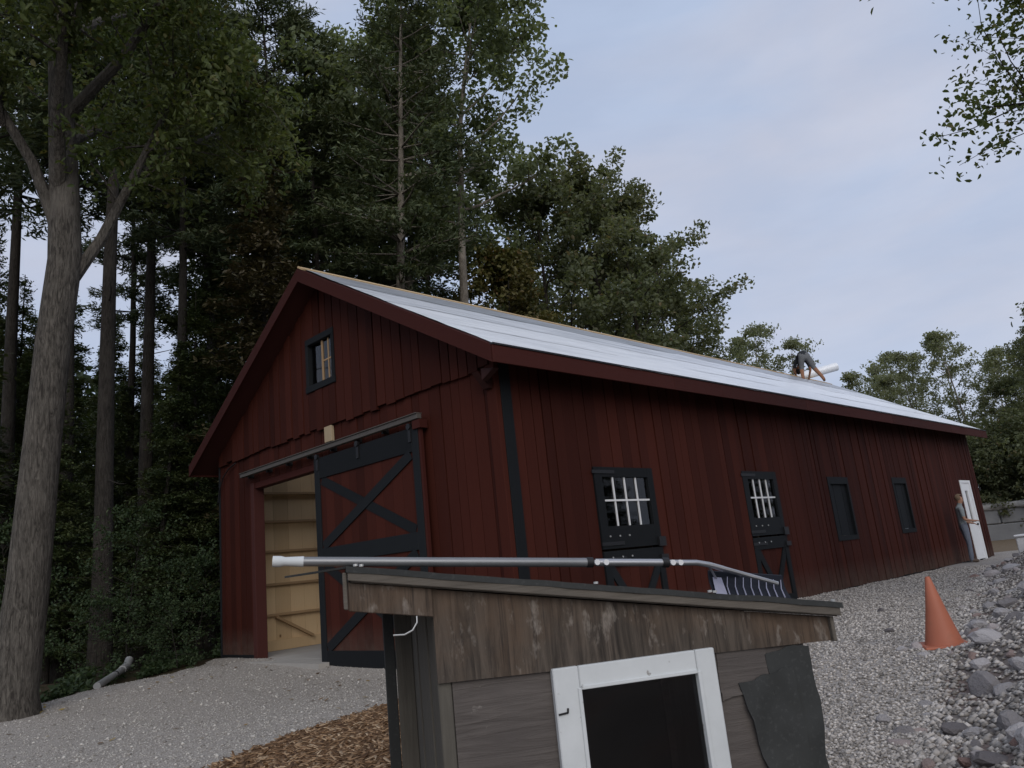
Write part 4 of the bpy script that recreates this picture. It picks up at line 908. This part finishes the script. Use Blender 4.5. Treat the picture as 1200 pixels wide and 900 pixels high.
def conifer(name, seed, H, tr, cb, rad, mat, barkmat, kind='pine', nsp=20000, ssz=(.16,.3), whorl=.55):
    rs = random.Random(seed); rg = np.random.default_rng(seed); mb = MB(); root = empty(name)
    TP = curve_pts((0,0,-.15), (rs.uniform(-.03,.03), rs.uniform(-.03,.03), 1), H, 10, rs, .02); k = len(TP); TR = [max(.02, tr*(1-.93*i/(k-1)))*(1.2 if i == 0 else 1) for i in range(k)]; mb.tube(TP, TR, 10)
    cen, dirs, wt_ = [], [], []
    h = 1.5 if kind == 'pine' else cb
    while h < H*.985:
        f_ = h/H*(k-1); i = min(k-2, int(f_)); p = TP[i].lerp(TP[i+1], f_-i); r_ = TR[i]; u = (h-cb)/(H-cb)
        live = h >= cb
        nb = rs.randint(3, 5) if live else rs.choice([0,0,1,1])
        for b in range(nb):
            az = rs.uniform(0, 6.28)
            if live:
                prof = (1-u)**.8 if kind != 'pine' else math.sin(math.pi*min(1, .22+.78*u))**.7*(1 if u < .9 else .6)
                ln = max(.35, rad*prof*rs.uniform(.65,1.15)); el = (.25*u-.05 if kind == 'pine' else .05-.15*(1-u))+rs.uniform(-.12,.15)
            else: ln = rs.uniform(.3, 1.3); el = rs.uniform(-.55,.25)
            d = Vector((math.cos(az)*math.cos(el), math.sin(az)*math.cos(el), math.sin(el))); P = curve_pts(p, d, ln, 4, rs, .07, .03 if kind == 'pine' else -.06)
            rr = min(r_*.4, .012+.012*ln); mb.tube(P, [rr*(1-.85*q/4) for q in range(5)], 4, False)
            if not live: continue
            side = d.cross(Vector((0,0,1))).normalized()
            m_ = max(4, int(ln*(9 if kind == 'pine' else 13)))
            for q in range(m_):
                t_ = rs.uniform(.35 if kind == 'pine' else .1, 1.0); j = min(3, int(t_*4)); c = P[j].lerp(P[j+1], t_*4-j); sp_ = (1.05-t_*.75)*ln*.34+.12
                lat = rs.uniform(-1,1)*sp_; c = c+side*lat+Vector((0,0,rs.gauss(0,.06)-abs(lat)*(.05 if kind == 'pine' else .22)))
                cen.append(tuple(c)); dirs.append(tuple(d*.8+side*math.copysign(.7, lat)+Vector((0,0,.25 if kind == 'pine' else -.25)))); wt_.append(1)
        h += whorl*rs.uniform(.6,1.35)*(1 if live else 1.6)
    mb.build('trunk', barkmat, root)
    Cn = np.array(cen); D = np.array(dirs); ci = rg.integers(0, len(Cn), nsp); sg = .13 if kind == 'pine' else .15
    C = Cn[ci]+rg.normal(0, 1, (nsp, 3))*np.array([sg, sg, sg*.55]); D = D[ci]/np.linalg.norm(D[ci], axis=1)[:,None]
    link('crown', leaf_mesh('crown', C, rg, ssz[0], ssz[1], .22 if kind == 'pine' else .38, mat, .5 if kind == 'pine' else 1.0, D), root)
    return root
first = {}
def put(proto, loc, s=1.0, rz=0, label=None, group=None, cat='tree', tilt=(0,0), sz=None):
    if proto.name not in first: first[proto.name] = 1; o = proto
    else: o = copy_tree(proto)
    o.location = (loc[0], loc[1], hz1(loc[0], loc[1])-.02); o.rotation_euler = (tilt[0], tilt[1], rz); o.scale = (s, s, sz or s)
    tag(o, label, cat, group); return o

# the big foreground tree with forked trunk (own shape)
def big_tree():
    rs = random.Random(3); rg = np.random.default_rng(3); root = empty('oak_tree', (-5.0,-4.05,hz1(-5.0,-4.05)-.05)); mb = MB(); O_ = Vector((-5.0,-4.05,-.1))
    def W(*p): return [Vector(q)-O_ for q in p]
    tr_ = W((-5.08,-4.15,-.25),(-5.06,-4.12,.25),(-5.0,-4.02,1.6),(-4.95,-3.95,3.2),(-4.93,-3.86,4.9),(-4.92,-3.75,6.2),(-4.95,-3.8,7.6),(-5.0,-3.9,9.4),(-4.9,-4.0,11.5),(-4.7,-3.8,13.5))
    mb.tube(tr_, [.42,.29,.255,.235,.225,.225,.20,.16,.10,.04], 16)
    limbs = [(W((-4.93,-3.80,5.6),(-4.80,-3.3,6.6),(-4.67,-2.9,7.7),(-4.45,-2.45,9.0),(-4.1,-1.9,10.4)), .125),
             (W((-4.93,-3.80,6.5),(-5.03,-4.2,7.7),(-5.1,-4.9,8.9),(-5.2,-5.6,10.4),(-5.3,-6.4,11.6)), .12),
             (W((-4.95,-3.85,7.2),(-4.2,-4.1,8.3),(-3.6,-4.2,9.1),(-3.0,-4.3,9.8),(-2.5,-4.3,10.2)), .13),
             (W((-5.0,-3.9,8.4),(-4.3,-3.2,9.5),(-3.8,-2.9,10.2),(-3.4,-2.6,10.8),(-3.0,-2.4,11.2)), .12),
             (W((-5.0,-3.9,7.8),(-5.9,-3.4,8.8),(-6.9,-2.8,9.7),(-7.8,-2.1,10.4),(-8.6,-1.4,10.9)), .12),
             (W((-4.9,-3.9,9.6),(-4.2,-3.7,10.8),(-3.7,-3.4,11.8),(-3.3,-3.2,12.6),(-3.0,-3.0,13.2)), .1),
             (W((-5.1,-4.6,8.2),(-4.4,-5.1,9.2),(-3.6,-5.4,9.9),(-2.8,-5.6,10.4),(-2.1,-5.7,10.6)), .1),
             (W((-4.45,-2.45,9.0),(-4.2,-2.3,9.2),(-4.0,-2.1,9.2),(-3.7,-1.9,9.1),(-3.5,-1.7,8.9)), .06),
             (W((-4.67,-2.9,7.7),(-4.9,-2.3,8.4),(-5.2,-1.7,9.0),(-5.6,-1.1,9.6),(-6.0,-.6,10.0)), .07),
             (W((-5.0,-3.9,9.9),(-5.6,-3.2,11.0),(-6.2,-2.4,12.0),(-6.8,-1.8,12.6),(-7.3,-1.2,13.1)), .1)]
    cent = []
    for P, r_ in limbs:
        r_ *= .8; mb.tube(P, [r_*(1-.8*i/4) for i in range(5)], 8, False)
        ln = (P[4]-P[0]).length
        for j in range(22):
            i0 = rs.uniform(1.5, 4.0) if r_ > .095 else rs.uniform(1.0, 4.0); b0 = P[min(3,int(i0))].lerp(P[min(4,int(i0)+1)], i0-int(i0) if i0 < 4 else 1)
            dd = (P[4]-P[2]).normalized()*.7+Vector((rs.gauss(0,.8), rs.gauss(0,.8), rs.gauss(-.05,.55))); Q = curve_pts(b0, dd, rs.uniform(.6,1.9), 3, rs, .2); mb.tube(Q, [r_*.22, r_*.16, r_*.1, .004], 4, False)
            for t_ in (.4, .7, 1.0): cent.append(Q[0].lerp(Q[3], t_))
    mb.build('trunk', M['bark_big'], root)
    Cn = np.array([tuple(c) for c in cent]); nl = 32000; ci = rg.integers(0, len(Cn), nl); off = rg.normal(0, 1, (nl,3)); off = off/np.linalg.norm(off,axis=1)[:,None]*(rg.random(nl)**.5)[:,None]*.36*rg.uniform(.5,1.3,len(Cn))[ci][:,None]
    link('crown', leaf_mesh('crown', Cn[ci]+off, rg, .08, .15, .5, M['leaf_oak'], .3, droop=.35, blade=True), root)
    return tag(root, 'big tree with thick grey trunk and pale side limb at the wood edge', 'tree')
big_tree()
PINE = [conifer('pine_tree', 21, 24, .22, 12.5, 2.7, M['needle_pine'], M['bark_dark'], nsp=20000, ssz=(.17,.32)), conifer('pine_tree', 22, 24, .27, 11, 2.9, M['needle_pine'], M['bark_pale'], nsp=20000, ssz=(.17,.32))]
HEM = [conifer('hemlock_tree', 31, 17, .2, 2.0, 3.0, M['needle_hem'], M['bark_dark'], 'hem', 30000, (.14,.27), .42), conifer('hemlock_tree', 32, 20, .22, 3.5, 3.1, M['needle_hem'], M['bark_dark'], 'hem', 30000, (.14,.27), .42)]
DRY = conifer('hemlock_tree', 33, 18, .2, 3.0, 2.5, M['needle_dry'], M['bark_dark'], 'hem', 24000, (.14,.25), .42)
MAP = [broadleaf('maple_tree', 41, 16, .22, 4.0, 4.2, M['leaf_maple'], M['bark_dark'], 30, 19000, (.13,.23), 6, .46), broadleaf('maple_tree', 42, 17, .22, 4.0, 3.8, M['leaf_maple'], M['bark_dark'], 28, 18000, (.13,.23), 6, .44)]
YEL = broadleaf('yellowing_maple', 43, 13, .16, 2.0, 2.6, M['leaf_yellow'], M['bark_dark'], 26, 20000, (.12,.22), 5, .45)
LGT = broadleaf('tall_maple', 44, 20, .23, 10.2, 3.4, M['leaf_light'], M['bark_pale'], 22, 17000, (.13,.22), 6, .45)
ASP = [broadleaf('aspen_tree', 45, 11, .10, 1.6, 1.5, M['leaf_aspen'], M['bark_pale'], 22, 4300, (.11,.19), 5, .30), broadleaf('aspen_tree', 46, 13, .11, 2.0, 1.9, M['leaf_aspen'], M['bark_pale'], 24, 4600, (.11,.19), 5, .30)]
BSH = [broadleaf('bush', 47, 3.6, .06, .25, 1.7, M['leaf_maple'], M['bark_dark'], 26, 11000, (.09,.16), 4, .3), broadleaf('sapling', 48, 5.2, .04, .6, 1.9, M['leaf_under'], M['bark_dark'], 20, 3000, (.07,.14), 5, .26, top_up=.0), broadleaf('sapling', 49, 3.2, .03, .2, 1.5, M['leaf_under'], M['bark_dark'], 18, 2400, (.07,.13), 5, .22, top_up=.0)]
rs = random.Random(12)
def P_(px, py, d): return G(px, py, d)
gl = 'dark conifers in the wood behind the big tree'
for px, py, d, k, s in ((125,400,19,0,1.0),(168,400,24,0,1.05),(207,400,22,1,.9),(86,420,22,0,1.0),(250,380,27,0,1.05),(-60,400,19,1,.9),(20,400,26,0,1.1),(300,330,31,1,1.0),(365,300,26,0,.95),(150,400,33,1,1.0)):
    put(PINE[0], P_(px,py,d), s, rs.uniform(0,6.3), 'tall dark pine with bare lower trunk in the wood behind the big tree', gl)
gh = 'hemlocks filling the wood left of the barn'
for px, py, d, k, s in ((60,560,21,0,.46),(12,480,33,1,.72),(-5,480,29,0,.75),(52,480,31,1,.62),(45,480,38,0,.8),(128,480,32,0,.6),(170,480,40,1,.8),(185,560,21,0,.5),(232,520,21.5,1,.5),(110,560,27,1,.5),(0,560,24,0,.5),(262,420,25,0,.95),(30,560,33,1,.55),(140,560,38,0,.7),(215,520,34,1,.7),(300,380,27,1,.95),(-90,560,22,0,.8),(350,380,36,0,.9),(80,500,42,1,.7),(240,420,34,1,.9),(395,330,40,1,.75),(-40,560,40,0,.8),(180,500,46,1,.75),(20,420,36,0,.9),(70,420,38,1,.85),(150,420,40,0,.95),(-30,420,32,1,.8)):
    put(HEM[k], P_(px,py,d), s, rs.uniform(0,6.3), 'dense drooping hemlock standing in the dark wood left of the barn', gh)
put(DRY, P_(320,330,21.5), .92, 1.0, 'browning hemlock rising just behind the gable peak', None)
put(PINE[1], P_(432,320,25), .95, .7, 'tall pine with pale bare trunk rising behind the barn ridge', None)
for px, py, d in ((480,330,33),(335,300,36)): put(PINE[1], P_(px,py,d), .95, rs.uniform(0,6), 'pale trunked pine set back in the wood behind the ridge', 'pines set back behind the ridge')
put(LGT, P_(540,350,25), 1.2, 2.1, 'tall light green maple with forked pale trunk behind the ridge', None)
put(LGT, P_(492,345,29), 1.2, 4.4, 'light green maple standing close behind the tall forked one', None)
for px, py, d in ((318,300,25),(465,330,34)): put(PINE[0], P_(px,py,d), 1.0, rs.uniform(0,6), 'dark crowned pine between the gable peak and the tall maple', 'dark pines behind the gable peak')
for px, py, d, s in ((385,300,29,1.05),(345,300,32,1.1),(455,330,31,1.0),(290,330,36,1.2)): put(LGT, P_(px,py,d), s, rs.uniform(0,6), 'slim pale trunked leafy tree among the pines behind the gable peak', 'leafy trees among the pines')
gm = 'broad maples behind the barn roof'
for px, py, d, k, s in ((650,380,33,0,1.16),(705,390,34,1,1.15),(755,400,35,1,1.08),(785,405,40,0,.95),(745,400,44,0,1.15),(612,370,42,1,1.05)):
    put(MAP[k], P_(px,py,d), s, rs.uniform(0,6.3), 'broad leafy maple growing behind the long barn roof', gm)
for px, py, d, s in ((590,360,28,1.0),(560,360,32,.9),(470,345,29,.85),(622,370,30,.85)):
    put(YEL, P_(px,py,d), s, rs.uniform(0,6), 'yellowing maple between the tall maple and broad maples', 'yellowing maples behind the ridge')
ga = 'thin pale aspens beyond the barn end'
for px, py, d, k, s in ((968,480,50,0,.72),(985,480,56,0,.9),(1008,490,52,0,.95),(1030,490,47,0,.84),(1048,490,56,1,.85),(1068,490,52,1,.84),(1092,490,49,1,.82),(1115,490,47,1,.88),(1135,495,45,1,.86),(1158,500,50,1,.78),(1180,500,47,1,.72),(1025,490,62,1,1.0),(1085,490,60,1,1.0)):
    put(ASP[k], P_(px,py,d), s, rs.uniform(0,6), 'thin pale aspen growing beyond the far end of the barn', ga)
for px, py, d, s in ((866,420,58,1.2),(884,425,60,1.25),(902,430,58,1.1),(916,435,60,1.0)):
    put(ASP[1], P_(px,py,d), s*1.05, rs.uniform(0,6), 'small hazy tree just showing above the ridge by the worker', 'small trees above the ridge'), 
for px, py, d, k, s in ((1195,500,46,0,.46),(1225,500,44,1,.5),(1255,500,40,0,.6)):
    put(MAP[k], P_(px,py,d), s, rs.uniform(0,6), 'dark leafy tree behind the block wall', 'leafy trees behind the block wall')
for px, py, d, s in ((1150,560,40,1.05),(1170,560,41,1.2),(1190,560,40,1.1),(1212,560,40,1.2),(1135,540,43,1.1),(1240,560,39,1.2),(1060,500,44,1.2),(1020,500,45,1.2),(1100,520,43,1.2)):
    put(BSH[0], P_(px,py,d), s, rs.uniform(0,6), 'green bush on the bank behind the block wall', 'bushes behind the block wall', 'bush')
gs = 'saplings at the edge of the dark wood'
for px, py, d, k, s in ((150,720,16.8,1,.55),(228,700,18.6,2,.7),(208,742,15.6,2,.38),(112,742,16,2,.42),(236,640,22,1,.75),(20,720,18,1,.6)):
    put(BSH[k], P_(px,py,d), s, rs.uniform(0,6), 'leafy sapling with layered sprays at the edge of the dark wood', gs, 'sapling')
for x, y, k, s in ((21,4,0,.7),(22.5,9,1,.7),(20,14,0,.65),(22,19,1,.75),(18.5,25,0,.7),(24,-2,1,.75),(16,32,1,.7),(17,38,0,.8),(26,12,0,.85),(13,45,1,.8)):
    put(HEM[k], (x,y), s, rs.uniform(0,6), 'hemlock standing across the yard from the long barn wall', 'hemlocks across the yard')
# tree whose branches reach in over the rubble
rt_ = broadleaf('oak_tree', 61, 10.0, .17, 2.3, 3.0, M['leaf_oak'], M['bark_dark'], 48, 34000, (.06,.11), 7, .34)
put(rt_, (8.12, 5.2), 1.0, 4.0, 'dark leafed tree beside the rubble bank with branches overhanging', None)
# far wood: one mass of foliage closing the view between the trunks
rg = np.random.default_rng(8); kk = 34000; az = YAW+rg.uniform(-.95, .12, kk); dd = rg.uniform(52, 66, kk); top = 13+3.5*np.sin(az*13)+2.5*np.sin(az*31+1)+2*np.sin(az*57); zz = rg.random(kk)**1.2*top+.3
C = np.stack([CAM.x+np.sin(az)*dd, CAM.y+np.cos(az)*dd, zz], -1)
fw_ = link('far_wood', leaf_mesh('far_wood', C, rg, .5, 1.1, .7, M['wood_far'], .1)); tag(fw_, 'distant dark wood closing the view behind the tree trunks', 'wood', None, 'stuff')
# low ground cover at the wood's edge
rg = np.random.default_rng(9); kk = 9000; t_ = rg.random(kk); ex = np.array([-4.8,-5.9,-6.7,-7.4,-8.4,-9.2]); ey = np.array([-4.6,-3.4,-2.4,-1.2,.1,2.5]); sx_ = np.interp(t_, np.linspace(0,1,6), ex); sy_ = np.interp(t_, np.linspace(0,1,6), ey)
of = .25+2.2*rg.random(kk)**1.6; clumpn = np.sin(sx_*5)+np.sin(sy_*7+1)+rg.normal(0,.8,kk); ok = clumpn > .2
C = np.stack([sx_-of*.85, sy_+of*.4, hz(sx_-of*.85, sy_+of*.4)+.02+rg.random(kk)*.22*np.clip(of,0,1)], -1)[ok]
gc = link('ground_cover', leaf_mesh('ground_cover', C, rg, .06, .14, .45, M['leaf_under'], .8)); tag(gc, 'low leafy ground cover along the edge of the gravel drive', 'ground cover', None, 'stuff')

rg = np.random.default_rng(19); kk = 420; lx, ly = cone_samp(5, 15, R(-37), R(-12), .6)(rg, kk); lz, ld = h_drive(lx, ly); ok = (ld > -.1) & (rg.random(kk) < np.exp(-np.abs(ld)*.8)+.06)
C = np.stack([lx, ly, lz+.014], -1)[ok]; t = NT('fallen_leaf'); lm = t.fin(t.ramp(t.isl(), [(0,(.10,.06,.03)),(.6,(.20,.12,.05)),(1,(.32,.24,.07))]), .8)
fl = link('fallen_leaves', leaf_mesh('fallen_leaves', C, rg, .05, .10, .6, lm, 3.0)); tag(fl, 'brown and yellow fallen leaves along the drive edge', 'leaves', None, 'stuff')
